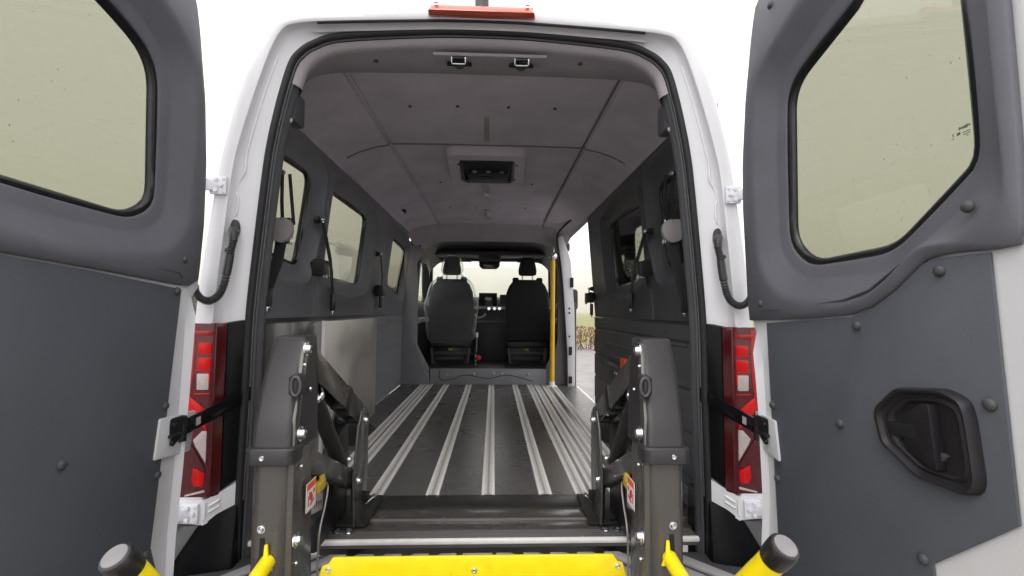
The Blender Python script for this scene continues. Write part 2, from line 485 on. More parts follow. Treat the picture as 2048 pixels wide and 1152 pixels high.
def side(s, wins, segs, label, m_low, m_up):
    # lower wall: ribs pressed into the board
    y0, y1 = segs[0][0], segs[-1][1]
    zs = [0, .05, .058, .22, .226, .236, .242, .40, .406, .416, .422, .60, .606, .616, .622, .690, .70]
    off = [0, 0, -.004, -.004, .004, .004, -.004, -.004, .004, .004, -.004, -.004, .004, .004, -.004, -.004, -.014]
    low = loft('side_wall', [[(s * (.88 + o), y, z) for y in (y0, (y0 + y1) / 2, y1)] for z, o in zip(zs, off)], m_low, van, closed=False, smooth_angle=25)
    tag(low, label)
    for k, (g, (a, b)) in enumerate(zip(wins, segs)):
        c = centre(g)
        rect = [(a + .004, ZB), (b - .004, ZB), (b - .004, ZT), (a + .004, ZT)]
        gl, rl = ray_loops(c, [g, rect], 72)
        def clampr(L, m):      # keep the moulded frame inside its segment
            return [(min(max(p[0], a + m), b - m), min(max(p[1], ZB + m), ZT - m)) for p in L]
        def map3(L, o): return [(s * wX(z, o), y, z) for y, z in L]
        rim = loft('wall_panel', [map3(rl, .010), map3(clampr(rl, .006), .0), map3(clampr(grow(gl, c, .150), .02), -.002), map3(clampr(grow(gl, c, .128), .016), -.016), map3(clampr(grow(gl, c, .105), .012), -.018),
                                  map3(clampr(grow(gl, c, .070), .010), .020), map3(clampr(grow(gl, c, .045), .008), .031), map3(grow(gl, c, .018), .034), map3(grow(gl, c, .010), .050)], m_up, low, smooth_angle=45)
        loft('window_gasket', [map3(grow(gl, c, .018), .0335), map3(grow(gl, c, .004), .036), map3(gl, .044), map3(gl, .052)], 'frit', low)
        bm = bmesh.new(); bm.faces.new([bm.verts.new(p) for p in map3(grow(gl, c, .015), .053)])
        finish(bm, 'window_pane', 'tinted_glass', low)
        if s > 0 or True:      # outer skin round this window
            big = grow(gl, c, .016)
            rect2 = [(a - (.0 if k == 0 else .0), -.22), (b, -.22), (b, 1.535), (a, 1.535)]
            bl, r2 = ray_loops(c, [g, rect2], 72)
            loft('outer_panel', [[(s * wX(z, .062 if z > .6 else .05), y, z) for y, z in r2], [(s * wX(z, .062), y, z) for y, z in grow(bl, c, .016)]], 'white_paint', low)
    return low
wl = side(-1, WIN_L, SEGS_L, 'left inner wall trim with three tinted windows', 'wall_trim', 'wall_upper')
wr = side(1, WIN_R, SEGS_R, 'right inner wall trim with two dark windows', 'wall_dark', 'wall_dark')  # darker trim than the left: this wall's weaker light is put into its colour
# pressed swage lines on the walls ahead of the steel board
for pts in ([(-2.02, .60), (2.30, .60), (2.42, .56), (3.0, .56)], [(2.02, .50), (2.22, .50), (2.34, .46), (2.9, .46)], [(2.1, .20), (3.1, .20)], [(2.1, .145), (3.1, .145)]):
    tube('swage_line', [(-.877, abs(y), z) for y, z in pts], .006, 'wall_trim', wl, 6)
for pts in ([(.5, .60), (2.2, .60)], [(1.2, .52), (1.9, .52), (2.05, .47), (2.3, .47)], [(.8, .44), (1.8, .44), (1.95, .39), (2.3, .39)], [(.6, .33), (2.25, .33)]):
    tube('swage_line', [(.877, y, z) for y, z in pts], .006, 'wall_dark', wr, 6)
for s, par, ys in ((-1, wl, (1.05, 1.5, 2.1, 2.62, 3.0)), (1, wr, (.75, 1.2, 1.65, 2.05))):
    for y in ys:
        rivet(par, (s * .878, y, .655), (-s, 0, 0), .008)
        rivet(par, (s * wX(.77, .006), y + .1, .77), (-s, 0, 0), .009)
# rear pillar trims (grey, between seal and wall)
for s in (-1, 1):
    half = [p for p in inset(dE, .022) if p[1] < 1.50]
    h2 = [p for p in inset(dE, .031) if p[1] < 1.50][:len(half)]
    wallp = [(max(wX(z, -.004) if z > .7 else .876, x + .01), z) for x, z in half]
    if len(h2) < len(half): half = half[:len(h2)]; wallp = wallp[:len(h2)]
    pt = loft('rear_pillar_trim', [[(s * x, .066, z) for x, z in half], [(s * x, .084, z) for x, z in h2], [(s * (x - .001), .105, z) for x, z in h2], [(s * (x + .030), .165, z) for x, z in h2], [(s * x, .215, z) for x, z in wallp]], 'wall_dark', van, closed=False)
    rivet(pt, (s * .655, .100, 1.385), (-s * .3, -1, 0), .010, 'belt_case')
    # rounded cover end on top of the pillar
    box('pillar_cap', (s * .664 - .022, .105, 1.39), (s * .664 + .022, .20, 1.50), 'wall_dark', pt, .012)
# ---- steel boarding on the left
sb = box('side_board', (-.874, .30, .002), (-.806, .872, .690), 'lift_post', van, .004)
box('brushed_panel', (-.874, .880, .002), (-.800, 1.935, .686), 'brushed_steel', sb, .003)
box('edge_strip', (-.876, .872, .002), (-.792, .884, .688), 'aluminium', sb, .002)
# ---- ceiling
CE = [(0, 1.664), (.25, 1.664), (.45, 1.662), (.520, 1.660), (.526, 1.668), (.542, 1.668), (.548, 1.652), (.62, 1.638), (.70, 1.612), (.77, 1.576), (.812, 1.540), (.818, 1.520)][::-1]
hl = loft('headliner', [at(CE, .262), at(CE, .66), at(CE, 1.062), at([(x, z + .007) for x, z in CE], 1.064)], 'headliner', van, closed=False, smooth_angle=30)
tag(hl, 'rear half of grey felt ceiling lining')
CEF = [(x, z - .030 * (1 if x < .6 else max(0, (.8 - x) / .2))) for x, z in CE]
h2 = loft('front_headliner', [at([(x, z + .007) for x, z in CE], 1.0735), at([(x, z - .002) for x, z in CE], 1.0755), at([(x, z - .004) for x, z in CE], 1.8), at([(x, z - .010) for x, z in CE], 2.6), at(CEF, 3.10), at([(x, z - .012) for x, z in CEF], 3.20)], 'headliner', van, closed=False, smooth_angle=30)
tube('ceiling_seam', at([(x, z - .001) for x, z in CE if x < .78], 1.069), .0045, 'seam_dark', h2, 6)
for s in (-1, 1): tube('ceiling_crease', [(s * .534, .275, 1.667), (s * .534, 1.05, 1.667), (s * .534, 1.09, 1.664), (s * .534, 2.6, 1.655), (s * .534, 3.1, 1.637)], .0055, 'seam_dark' if s > 0 else 'headliner', h2, 6)
# rear header with rolled lip
def clip_top(P): return [p for p in P if p[1] > 1.49]
n0 = len(clip_top(inset(dE, .026)))
def tail(P): return P[-n0:]
HE3 = dense([(.718, 1.46), (.715, 1.50), (.706, 1.54), (.672, 1.59), (.61, 1.624), (.47, 1.637), (.18, 1.641), (0, 1.641)], 8)
HE3 = [HE3[round(i * (len(HE3) - 1) / (n0 - 1))] for i in range(n0)]
hd = loft('rear_header', [at(tail(inset(dE, .024)), .060), at(tail(inset(dE, .028)), .064), at(tail(inset(dE, .038)), .074), at(tail(inset(dE, .042)), .088), at(tail(inset(dE, .040)), .105), at([(a[0] * .5 + b[0] * .5, a[1] * .5 + b[1] * .5) for a, b in zip(tail(inset(dE, .045)), HE3)], .17), at(HE3, .255), at([(x * 1.005, z + .006) for x, z in HE3], .262), at([(x * 1.04, z + .03) for x, z in HE3], .266)], 'header_trim', van, closed=False, smooth_angle=50)
# coat-hook style latch strikers in the header
for px in ((-0.0883, 0.13, 1.643), (0.1326, 0.13, 1.646)):
    cx_, z_ = px[0], 1.632
    st = prism('latch_striker', [(cx_ + u, .150 + v, z_ - .002) for u, v in [(-.044, .0), (-.028, -.014), (.028, -.014), (.044, .0), (.044, .008), (.020, .010), (.008, .030), (-.008, .030), (-.020, .010), (-.044, .008)]], [(cx_ + u, .150 + v, z_ - .012) for u, v in [(-.044, .0), (-.028, -.014), (.028, -.014), (.044, .0), (.044, .008), (.020, .010), (.008, .030), (-.008, .030), (-.020, .010), (-.044, .008)]], 'black_plastic', hd, .001)
    box('striker_pocket', (cx_ - .024, .105, z_ - .012), (cx_ + .024, .140, z_ - .001), 'gloss_black', hd, .004)
    tube('striker_bar', [(cx_ - .024, .108, z_ - .006), (cx_ - .024, .112, z_ - .022), (cx_ - .021, .116, z_ - .026), (cx_ + .021, .116, z_ - .026), (cx_ + .024, .112, z_ - .022), (cx_ + .024, .108, z_ - .006)], .003, 'chrome', hd, 8)
pl = (-0.175, 0.12, 1.656); pr = (0.2186, 0.12, 1.661)
loft('header_plate', [[(x, y, z) for x in (pl[0], -.1, .05, pr[0])] for y, z in ((.092, 1.634), (.10, 1.628), (.17, 1.632), (.178, 1.636))], 'header_trim', hd, closed=False)
for px in ((-0.3857, 0.1606, 1.636), (0.3435, 0.1404, 1.636)): rivet(hd, (px[0], px[1], 1.634), (0, 0, -1), .009, 'grey_plastic', 'trim_clip')
# clips and lamps on the ceiling
for p in ((-0.3424, 0.5906, 1.66), (-0.1285, 0.578, 1.66), (0.1005, 0.5749, 1.66), (0.3112, 0.578, 1.66)): rivet(hl, (p[0], p[1], 1.662 if abs(p[0]) < .45 else 1.661), (0, 0, -1), .008, 'grey_plastic', 'trim_clip')
for p in ((-0.3435, 1.803, 1.655), (0.3083, 1.809, 1.655), (-0.3466, 2.558, 1.645), (-0.1161, 2.559, 1.645), (0.0847, 2.543, 1.645), (0.3077, 2.546, 1.645)): rivet(h2, (p[0], p[1], 1.655 if p[1] < 2.2 else 1.644), (0, 0, -1), .008, 'grey_plastic', 'trim_clip')
a = (-0.0002, 0.6891, 1.655); b_ = (-0.0022, 0.9969, 1.655)
box('lens_strip', (a[0] - .012, a[1], 1.656), (a[0] + .012, b_[1], 1.666), 'grey_tape', hl, .002)
for p0, p1, zz in (((-0.0187, 1.895, 1.65), (-0.0238, 2.229, 1.65), 1.648), ((-0.0122, 2.631, 1.645), (-0.0161, 2.988, 1.645), 1.636)):
    box('strip_lamp', (p0[0] - .020, p0[1], zz - .012), (p0[0] + .020, p1[1], zz + .012), 'strip_lamp', h2, .003)
# roof hatch
ha, hb = (-0.2226, 1.172, 1.615), (0.2472, 1.643, 1.615)
hp = [(-.232, 1.10), (.222, 1.10), (.24, 1.70), (-.25, 1.70)]
surr = loft('hatch_surround', [[(x, y, z) for x, y in rp(grow(hp, (-.005, 1.4), g), .07)] for g, z in ((.012, 1.664), (.008, 1.628), (-.004, 1.616), (-.11, 1.615))], 'headliner', h2, caps=(False, False))
ht = rp([(-.150, 1.235), (.145, 1.235), (.150, 1.64), (-.155, 1.64)], .03)
hatch = loft('roof_hatch', [[(x, y, z) for x, y in L] for L, z in ((rp(grow(hp, (-.005, 1.4), -.105), .02), 1.6155), (grow(ht, (0, 1.43), .012), 1.612), (ht, 1.608), (grow(ht, (0, 1.43), -.012), 1.630))], 'black_plastic', h2, caps=(False, True))
box('hatch_frame', (-.130, 1.44, 1.600), (.128, 1.62, 1.626), 'dash_black', h2, .006)
for x in (-.085, 0, .085): box('hatch_clip', (x - .014, 1.405, 1.612), (x + .014, 1.425, 1.622), 'belt_case', h2, .002)
tube('hatch_handle', smooth_path([(-.035, 1.475, 1.600), (-.03, 1.46, 1.588), (0, 1.455, 1.586), (.03, 1.46, 1.588), (.035, 1.475, 1.600)], 4), .007, 'grey_plastic', h2, 8)
lathe('hatch_knob', [(.022, 0), (.022, .012), (.012, .018), (0, .018)], (0, 1.475, 1.600), (0, 0, -1), 'grey_plastic', h2)
for x in (-.175, .172):
    for y in (1.26, 1.56): rivet(h2, (x, y, 1.615), (0, 0, -1), .008, 'grey_plastic', 'trim_clip')
# motion sensor lamp on the left ceiling slope
pz = (-.735, 2.46, 1.592)
sen = box('sensor_lamp', (-.03, -.035, -.022), (.03, .035, .012), 'black_plastic', h2, .005, xf=Matrix.Translation(pz) @ Matrix.Rotation(R_(32), 4, 'Y'))
box('sensor_lens', (-.012, -.043, -.034), (.028, -.005, -.016), 'label_white', h2, .004, xf=Matrix.Translation(pz) @ Matrix.Rotation(R_(32), 4, 'Y'))

# ---- floor with tracking rails
fl = box('load_floor', (-.872, .447, -.05), (.872, 3.262, 0.0), 'floor_vinyl', van)
tag(fl, 'black speckled load floor with aluminium tracking rails')
def rail_mesh():
    bm = bmesh.new()
    y0, y1 = .449, 3.255
    def strip(pts):                                      # profile extruded along Y
        va = [bm.verts.new((x, y0, z)) for x, z in pts]; vb = [bm.verts.new((x, y1, z)) for x, z in pts]
        for i in range(len(pts)):
            j = (i + 1) % len(pts); bm.faces.new((va[i], va[j], vb[j], vb[i]))
        bm.faces.new(va); bm.faces.new(vb[::-1])
    for s in (-1, 1):
        strip([(s * .0275, .0005), (s * .0265, .005), (s * .0235, .0056), (s * .0225, .004), (s * .0185, .004), (s * .0178, .0054), (s * .0160, .0054), (s * .0160, .0005)])
        step, pitch_ = 6, .0254                          # scalloped lip beside the slot
        n = int((y1 - y0) / pitch_) * step
        prev = None
        for i in range(n + 1):
            y = y0 + i * pitch_ / step
            ph = 2 * math.pi * i / step
            xin = .0050 - .0034 * math.cos(ph) + .001
            ring = [bm.verts.new((s * .0162, y, .0026)), bm.verts.new((s * xin, y, .0026)), bm.verts.new((s * xin, y, .0008))]
            if prev:
                for k in range(2): bm.faces.new((prev[k], prev[k + 1], ring[k + 1], ring[k])).material_index = 1
            prev = ring
    bed = bm.faces.new([bm.verts.new(p) for p in ((-.0165, y0, .0007), (.0165, y0, .0007), (.0165, y1, .0007), (-.0165, y1, .0007))]); bed.material_index = 2
    bmesh.ops.recalc_face_normals(bm, faces=bm.faces)
    me = bpy.data.meshes.new('tracking_rail'); bm.to_mesh(me); bm.free()
    me.materials.append(MAT['aluminium']); me.materials.append(MAT['rail_track']); me.materials.append(MAT['rail_slot'])
    return me
rm = rail_mesh()
for x in (-.652, -.582, -.421, -.196, .029, .262, .412, .482, .556, .647):
    o = bpy.data.objects.new('tracking_rail', rm); COL.objects.link(o); o.location = (x, 0, 0); o.parent = fl
    for y in [.50 + .22 * k for k in range(13)]:
        pass
# threshold: steps of black sheet, nosing and sill
box('threshold_plate', (-.80, .335, -.03), (.80, .4465, .0015), 'lift_black', van, .001)
box('threshold_plate', (-.80, .236, -.035), (.80, .3345, -.003), 'lift_post', van, .002)
box('threshold_nosing', (-.78, .229, -.04), (.78, .2355, .002), 'sill_metal', van, .002)
box('threshold_step', (-.78, .165, -.045), (.78, .2285, -.004), 'lift_post', van, .002)
sill = box('sill_trim', (-.742, .090, -.032), (.742, .1645, -.006), 'sill_metal', van, .006)
for k in range(4): box('grip_rib', (-.735, .110 + k * .013, -.006), (.735, .115 + k * .013, -.003), 'sill_metal', sill, .001)
box('sill_edge', (-.744, .080, -.016), (.744, .094, .002), 'aluminium', sill, .005)
for x in (-.585, -.2, .0, .35, .53): rivet(sill, (x, .103, -.006), (0, 0, 1), .006, 'zinc', 'screw')
# chevron tread of the rear step and the bumper
bmp = ext('rear_bumper', rp([(-.26, -.36), (.10, -.36), (.10, -.06), (.075, -.042), (-.22, -.050), (-.26, -.08)], .02), 'x', -.95, .95, 'grey_plastic', van, .01)
tag(bmp, 'rear bumper step with chevron tread')
for k in range(-7, 8):
    x = k * .088
    sgn = 1 if k < 0 else -1
    if k == 0: continue
    q = [(x - .030, .070), (x + .022, .070), (x + .022 - sgn * .25, -.20), (x - .030 - sgn * .25, -.20)]
    ext('tread_bar', q, 'z', -.050, -.035, 'tread_grey', bmp, .003)
ext('tread_bar', [(-.05, .070), (.05, .070), (0, .015)], 'z', -.050, -.035, 'tread_grey', bmp, .003)
# ---- step riser and cab bulkhead
ris = box('step_riser', (-.588, 3.24, .0), (.580, 3.30, .158), 'wall_trim', van, .006)
for px in ((-0.4169, 3.24, 0.1029), (-0.1497, 3.24, 0.1088), (0.0509, 3.24, 0.1095), (0.1314, 3.24, 0.1097), (0.396, 3.24, 0.1106)): rivet(ris, px, (0, -1, 0), .016, 'belt_case', 'cap_rivet')
tube('crease', smooth_path([(-0.4874, 3.24, 0.1474), (-0.4964, 3.24, 0.0878), (-0.4658, 3.24, 0.0482), (-0.3614, 3.24, 0.0584), (-0.2271, 3.24, 0.0986), (-0.0013, 3.24, 0.0644), (0.1893, 3.24, 0.1), (0.4471, 3.24, 0.0358)], 5), .004, 'rubber', ris, 6)
lw_ = [(-0.5908, 0.0066), (-0.6034, 0.1606), (-0.7223, 0.3945), (-0.7377, 1.226), (-0.6593, 1.344)]
ext('bulkhead_wing', rp(lw_ + [(-.72, 1.40), (-.86, 1.40), (-.88, .7), (-.88, .002)], .012), 'y', 3.245, 3.30, 'wall_trim', van, .004)
rw_ = [(0.5697, 0.0096), (0.5789, 0.1903), (0.6698, 0.352), (0.6949, 0.4533), (0.7025, 1.142), (0.6763, 1.27), (0.7278, 1.27), (0.7934, 0.0001)]
ext('bulkhead_wing', rp(rw_, .012), 'y', 3.245, 3.30, 'trim_grey', van, .004)
# cab header with its arch
ARCH = [(0, 1.478), (.25, 1.478), (.45, 1.474), (.545, 1.462), (.59, 1.445), (.625, 1.418), (.650, 1.39), (.672, 1.362), (.69, 1.34), (.70, 1.31), (.705, 1.27), (.706, 1.24)][::-1]
AR = at(ARCH, 3.36)
loft('cab_header', [at([(x, z - .012) for x, z in CEF], 3.20), at([(x * .995, z - .045) for x, z in CEF], 3.235), [(x, 3.30, z) for x, _, z in at([(a[0] * .4 + b[0] * .6, a[1] * .4 + b[1] * .6) for a, b in zip(CEF, ARCH)], 0)], AR], 'header_trim', van, closed=False)
tube('arch_trim', at(ARCH, 3.36), .012, 'header_trim', van, 8)
# ---- cab
cabr = loft('cab_roof', [at([(x, z) for x, z in ARCH], 3.37), at([(x, z + .02) for x, z in ARCH], 3.7), at([(x * 1.06, z - .03) for x, z in ARCH], 4.2), at([(x * 1.1, z - .10) for x, z in ARCH], 4.45)], 'dash_black', van, closed=False)
box('overhead_shelf', (-.70, 3.95, 1.40), (.70, 4.38, 1.445), 'dash_black', cabr, .02)
for x0, x1 in ((-.62, -.24), (.33, .66)): box('sun_visor', (x0, 4.36, 1.355), (x1, 4.385, 1.43), 'grey_plastic', cabr, .01)
box('map_light', (.12, 3.98, 1.385), (.38, 4.12, 1.402), 'belt_case', cabr, .008)
for s in (-1, 1):
    prism('windscreen_pillar', [(s * .735, 4.44, 1.40), (s * .86, 4.44, 1.36), (s * .97, 5.15, .82), (s * .83, 5.15, .82)], [(s * .735, 4.50, 1.43), (s * .88, 4.50, 1.41), (s * .99, 5.22, .87), (s * .83, 5.22, .87)], 'dash_black', van, .01)
    prism('windscreen_surround', [(s * .70, 4.42, 1.41), (s * .755, 4.42, 1.30), (s * .90, 4.6, 1.30), (s * .90, 4.42, 1.44)], [(s * .70, 4.46, 1.43), (s * .755, 4.46, 1.30), (s * .90, 4.66, 1.30), (s * .90, 4.46, 1.46)], 'dash_black', van, .01)
    box('cab_door', (s * .86 - .05, 3.36, -.2), (s * .86 + .05, 5.1, .84), 'dash_black', van, .02)
    box('cab_door_armrest', (s * .80 - .04, 3.6, .60), (s * .80 + .04, 4.5, .66), 'belt_case', van, .015)
    prism('cab_pillar', [(s * .80, y, z) if z < .5 else (s * .71, y, z) for y, z in ((3.305, 0), (3.42, 0), (3.42, 1.42), (3.305, 1.42))], [(s * .885, y, z) if z < .5 else (s * .79, y, z) for y, z in ((3.305, 0), (3.42, 0), (3.42, 1.42), (3.305, 1.42))], 'dash_black', van, .01)
    box('cab_roof_rail', (s * .77 - .06, 3.3, 1.37), (s * .77 + .06, 4.5, 1.46), 'dash_black', van, .02)
    bm = bmesh.new(); bm.faces.new([bm.verts.new(p) for p in ((s * .89, 3.45, .84), (s * .89, 5.1, .84), (s * .83, 4.5, 1.38), (s * .83, 3.45, 1.38))])
    finish(bm, 'cab_side_window', 'clear_glass', van)
bm = bmesh.new(); bm.faces.new([bm.verts.new(p) for p in ((-.86, 5.16, .84), (.86, 5.16, .84), (.80, 4.46, 1.42), (-.80, 4.46, 1.42))])
finish(bm, 'windscreen', 'clear_glass', van)
box('windscreen_header', (-.86, 4.40, 1.375), (.86, 4.50, 1.46), 'dash_black', van, .01)
box('cab_floor', (-.82, 3.30, .0), (.82, 5.0, .142), 'dash_black', van)
box('mat', (-.12, 3.42, .142), (.16, 3.8, .150), 'grey_plastic', van, .003)
box('cab_bulkhead', (-.85, 4.95, -.2), (.85, 5.2, .86), 'dash_black', van, .02)
dash = ext('dashboard', rp([(4.42, .40), (4.95, .36), (5.16, .84), (5.05, .89), (4.70, .93), (4.55, .90), (4.44, .80), (4.47, .66)], .04), 'x', -.82, .82, 'dash_black', van, .01)
box('dash_trim', (-.20, 4.425, .765), (.78, 4.45, .80), 'belt_case', dash, .006)
sc_ = box('touch_screen', ((-0.1439, 4.4, 0.9601)[0], 4.36, .80), ((0.0847, 4.4, 0.8045)[0], 4.40, .968), 'screen', dash, .008)
box('screen_frame', (.12, 4.40, .82), (.34, 4.46, .95), 'dash_black', dash, .01)
for px in (978, 989, 999, 1011): pass
for p in ((-0.0158, 4.4, 0.7721), (0.0535, 4.4, 0.7727), (0.1166, 4.4, 0.7733)):
    lathe('rotary_knob', [(.026, 0), (.026, .02), (.020, .026), (.018, .018), (0, .018)], p, (0, -1, 0), 'chrome', dash, 16)
box('centre_console', (-.16, 4.15, .145), (.20, 4.52, .62), 'dash_black', dash, .03)
tube('grab_strap', smooth_path([(-0.179, 4.1, 0.7037), (-0.1428, 4.1, 0.6622), (-0.0833, 4.1, 0.6747), (-0.0479, 4.1, 0.7107)], 4), .012, 'belt_case', dash, 8)
box('interior_camera', (-.29, 4.25, 1.30), (.0, 4.36, 1.385), 'grey_plastic', cabr, .015) if False else None
mo = (-0.0138, 4.2, 1.321)
imu = box('overhead_console', (mo[0] - .135, 4.14, 1.34), (mo[0] + .135, 4.36, 1.41), 'grey_plastic', cabr, .015)
prism('rear_view_mirror', [(mo[0] + u, 4.16, 1.335 + v) for u, v in rp([(-.125, .02), (.125, .02), (.125, -.05), (.085, -.085), (-.085, -.085), (-.125, -.05)], .015)], [(mo[0] + u, 4.20, 1.335 + v) for u, v in rp([(-.125, .02), (.125, .02), (.125, -.05), (.085, -.085), (-.085, -.085), (-.125, -.05)], .015)], 'gloss_black', cabr, .004)
box('console_vent', (mo[0] - .07, 4.132, 1.358), (mo[0] + .07, 4.145, 1.372), 'gloss_black', cabr, .003)
# steering wheel
sw = [(-.44 + .185 * math.cos(a), 4.22 + .06 * math.sin(a), .80 + .175 * math.sin(a)) for a in [2 * math.pi * i / 32 for i in range(33)]]
tube('steering_wheel', sw, .015, 'dash_black', dash, 8, caps=False)

# ---- side door opening on the right: jamb, seal, sill, slid-back door
jm = ext('side_door_jamb', [(.79, -.03), (.785, .3), (.768, .6), (.742, 1.0), (.716, 1.25), (.682, 1.49), (.735, 1.52), (.82, 1.27), (.86, .755), (.868, .3), (.868, -.03)], 'y', 3.20, 3.30, 'white_paint', van, .006)
tube('side_door_seal', smooth_path([(.785, 3.195, .0), (.780, 3.195, .3), (.762, 3.195, .6), (.736, 3.195, 1.0), (.710, 3.195, 1.25), (.680, 3.19, 1.47), (.69, 3.15, 1.54), (.73, 2.9, 1.578), (.765, 2.5, 1.592), (.79, 2.36, 1.575)], 6), .010, 'rubber', van, 8)
for p, h in (((0.8317, 3.19, 1.037), .10), ((0.8182, 3.19, 0.3479), .085), ((0.8189, 3.19, 0.0592), .07)):
    st = box('door_striker', (p[0] - .016, 3.182, p[2] - h / 2), (p[0] + .016, 3.205, p[2] + h / 2), 'black_plastic', jm, .006)
for p in ((0.807, 3.19, 0.774), (0.8071, 3.19, 0.7287), (0.8077, 3.19, 0.4928)): rivet(jm, (p[0], 3.199, p[2]), (0, -1, 0), .010, 'black_plastic', 'bump_stop')
box('side_door_sill', (.80, 2.345, -.06), (.90, 3.20, -.004), 'aluminium', van, .006)
box('side_door_step', (.90, 2.36, -.30), (1.0, 3.2, -.24), 'grey_plastic', van, .01)
box('side_door_header', (.76, 2.30, 1.60), (.93, 3.3, 1.66), 'header_trim', van, .02)
# upper wall above side door opening, hidden from here by the header; outer skin
box('side_cant_rail', (.82, 2.34, 1.60), (.93, 3.4, 1.78), 'white_paint', van, .02)
# wing mirror and front wheel beyond the jamb
mir = box('wing_mirror', (.97, 4.36, .76), (1.112, 4.46, 1.03), 'black_plastic', van, .04)
whl = lathe('front_wheel', [(0, -.1), (.20, -.1), (.22, -.12), (.33, -.12), (.36, -.08), (.36, .08), (.33, .12), (.22, .12), (.20, .1), (0, .1)], (.93, 5.0, -.29), (1, 0, 0), 'rubber', van, 32)
lathe('front_wheel', [(0, -.1), (.20, -.1), (.22, -.12), (.33, -.12), (.36, -.08), (.36, .08), (.33, .12), (.22, .12), (.20, .1), (0, .1)], (-.93, 5.0, -.29), (1, 0, 0), 'rubber', van, 32)
for s in (-1, 1): lathe('rear_wheel', [(0, -.1), (.20, -.1), (.22, -.12), (.33, -.12), (.36, -.08), (.36, .08), (.33, .12), (.22, .12), (.20, .1), (0, .1)], (s * .80, 1.35, -.29), (1, 0, 0), 'rubber', van, 32)
# sliding door, pushed back along the right side
sg = rp([(1.02, 1.30), (1.60, 1.30), (1.66, .86), (1.00, .86)], .06)
gl, rl, o2 = ray_loops((1.3, 1.08), [sg, [(.55, -.2), (2.20, -.2), (2.20, 1.50), (.55, 1.50)], [(.58, -.17), (2.17, -.17), (2.17, 1.47), (.58, 1.47)]], 64)
sld = loft('sliding_door', [[(wX(z, .155), y, z) for y, z in gl], [(wX(z, .150), y, z) for y, z in rl], [(wX(z, .10), y, z) for y, z in o2], [(wX(z, .095), y, z) for y, z in grow(gl, (1.3, 1.08), .05)], [(wX(z, .12), y, z) for y, z in grow(gl, (1.3, 1.08), .012)], [(wX(z, .15), y, z) for y, z in gl]], 'black_plastic', van)
bm = bmesh.new(); bm.faces.new([bm.verts.new((wX(z, .14), y, z)) for y, z in gl]); finish(bm, 'sliding_door_window', 'clear_glass', sld)

# ================================================================== REAR DOORS (parts of the van)
def door(s, outline, glass, trim, board, rivets_t, rivets_b, label):
    """s = side; outlines are (y, z) on the door's inner plane"""
    def m3(L, o): return [(s * dX(z, o), y, z) for y, z in L]
    c = centre(glass)
    gl, ol, tl = ray_loops(c, [glass, outline, trim], 96)
    def lim(L, m):              # keep a ring inside the trim's border
        out = []
        for p, q in zip(L, grow(tl, c, -m)):
            a, b = (Vector(p) - Vector(c)).length, (Vector(q) - Vector(c)).length
            out.append(p if a < b else q)
        return out
    zl = .70 if s > 0 else .78
    def fl3(L, o): return [(s * dX(z, o + .020 * max(0, min(1, (y + .22) / .08)) * max(0, min(1, (zl - z) / .04))), y, z) for y, z in L]
    # white steel shell: inner face, folded edges, outer skin, window aperture
    shell = loft('rear_door', [m3(grow(gl, c, .03), -.048), m3(grow(ol, c, -.008), -.052), m3(grow(ol, c, .0), -.046), fl3(grow(ol, c, .0), -.012), fl3(grow(ol, c, -.004), -.003), fl3(grow(ol, c, -.010), .0), m3(grow(ol, c, -.030), .0005),
        m3(grow(gl, c, .10), .0), m3(grow(gl, c, .05), -.03), m3(grow(gl, c, .03), -.046)], 'white_paint', van, smooth_angle=50)
    tag(shell, label)
    # moulded grey surround: raised rim, long bevel, flat band, glass
    tr = loft('window_trim', [m3(tl, .001), m3(tl, .008), m3(grow(tl, c, -.004), .012), m3(lim(grow(gl, c, .150), .016), .0155),
        m3(lim(grow(gl, c, .130), .020), .016), m3(lim(grow(gl, c, .118), .024), .015), m3(lim(grow(gl, c, .105), .028), .010), m3(lim(grow(gl, c, .060), .045), -.020), m3(lim(grow(gl, c, .050), .050), -.024), m3(grow(gl, c, .026), -.026), m3(grow(gl, c, .018), -.030), m3(grow(gl, c, .014), -.040)], 'trim_grey', shell, smooth_angle=60)
    loft('window_gasket', [m3(grow(gl, c, .020), -.0295), m3(grow(gl, c, .012), -.029), m3(grow(gl, c, .004), -.034), m3(gl, -.040), m3(gl, -.044)], 'frit', shell)
    bm = bmesh.new(); bm.faces.new([bm.verts.new(p) for p in m3(grow(gl, c, .012), -.042)])
    finish(bm, 'window_pane', 'tinted_glass', shell)
    # rain drops on the outside of the pane
    bm = bmesh.new()
    for k in range(110):
        y = min(p[0] for p in glass) + random.random() * (max(p[0] for p in glass) - min(p[0] for p in glass))
        z = min(p[1] for p in glass) + random.random() ** 1.6 * (max(p[1] for p in glass) - min(p[1] for p in glass))
        # keep inside the outline
        ins = False
        for i in range(len(glass)):
            (y1, z1), (y2, z2) = glass[i - 1], glass[i]
            if (z1 > z) != (z2 > z) and y < (y2 - y1) * (z - z1) / (z2 - z1) + y1: ins = not ins
        if not ins: continue
        r = random.uniform(.0004, .0011)
        bmesh.ops.create_uvsphere(bm, u_segments=6, v_segments=4, radius=r, matrix=Matrix.Translation((s * dX(z, -.0435), y, z)) @ Matrix.Diagonal((.5, 1, random.uniform(1, 1.6), 1)))
    tag(finish(bm, 'rain_drops', 'grey_plastic', shell), kind='stuff')
    # flat board below
    prism('door_board', m3(board, .0015), m3(board, .0065), 'door_board', shell, .002)
    for (y, z) in rivets_b: rivet(shell, (s * dX(z, .006), y, z), (-s, 0, 0), .0105)
    for (y, z) in rivets_t: rivet(shell, (s * dX(z, .012), y, z), (-s, 0, 0), .0105)
    return shell
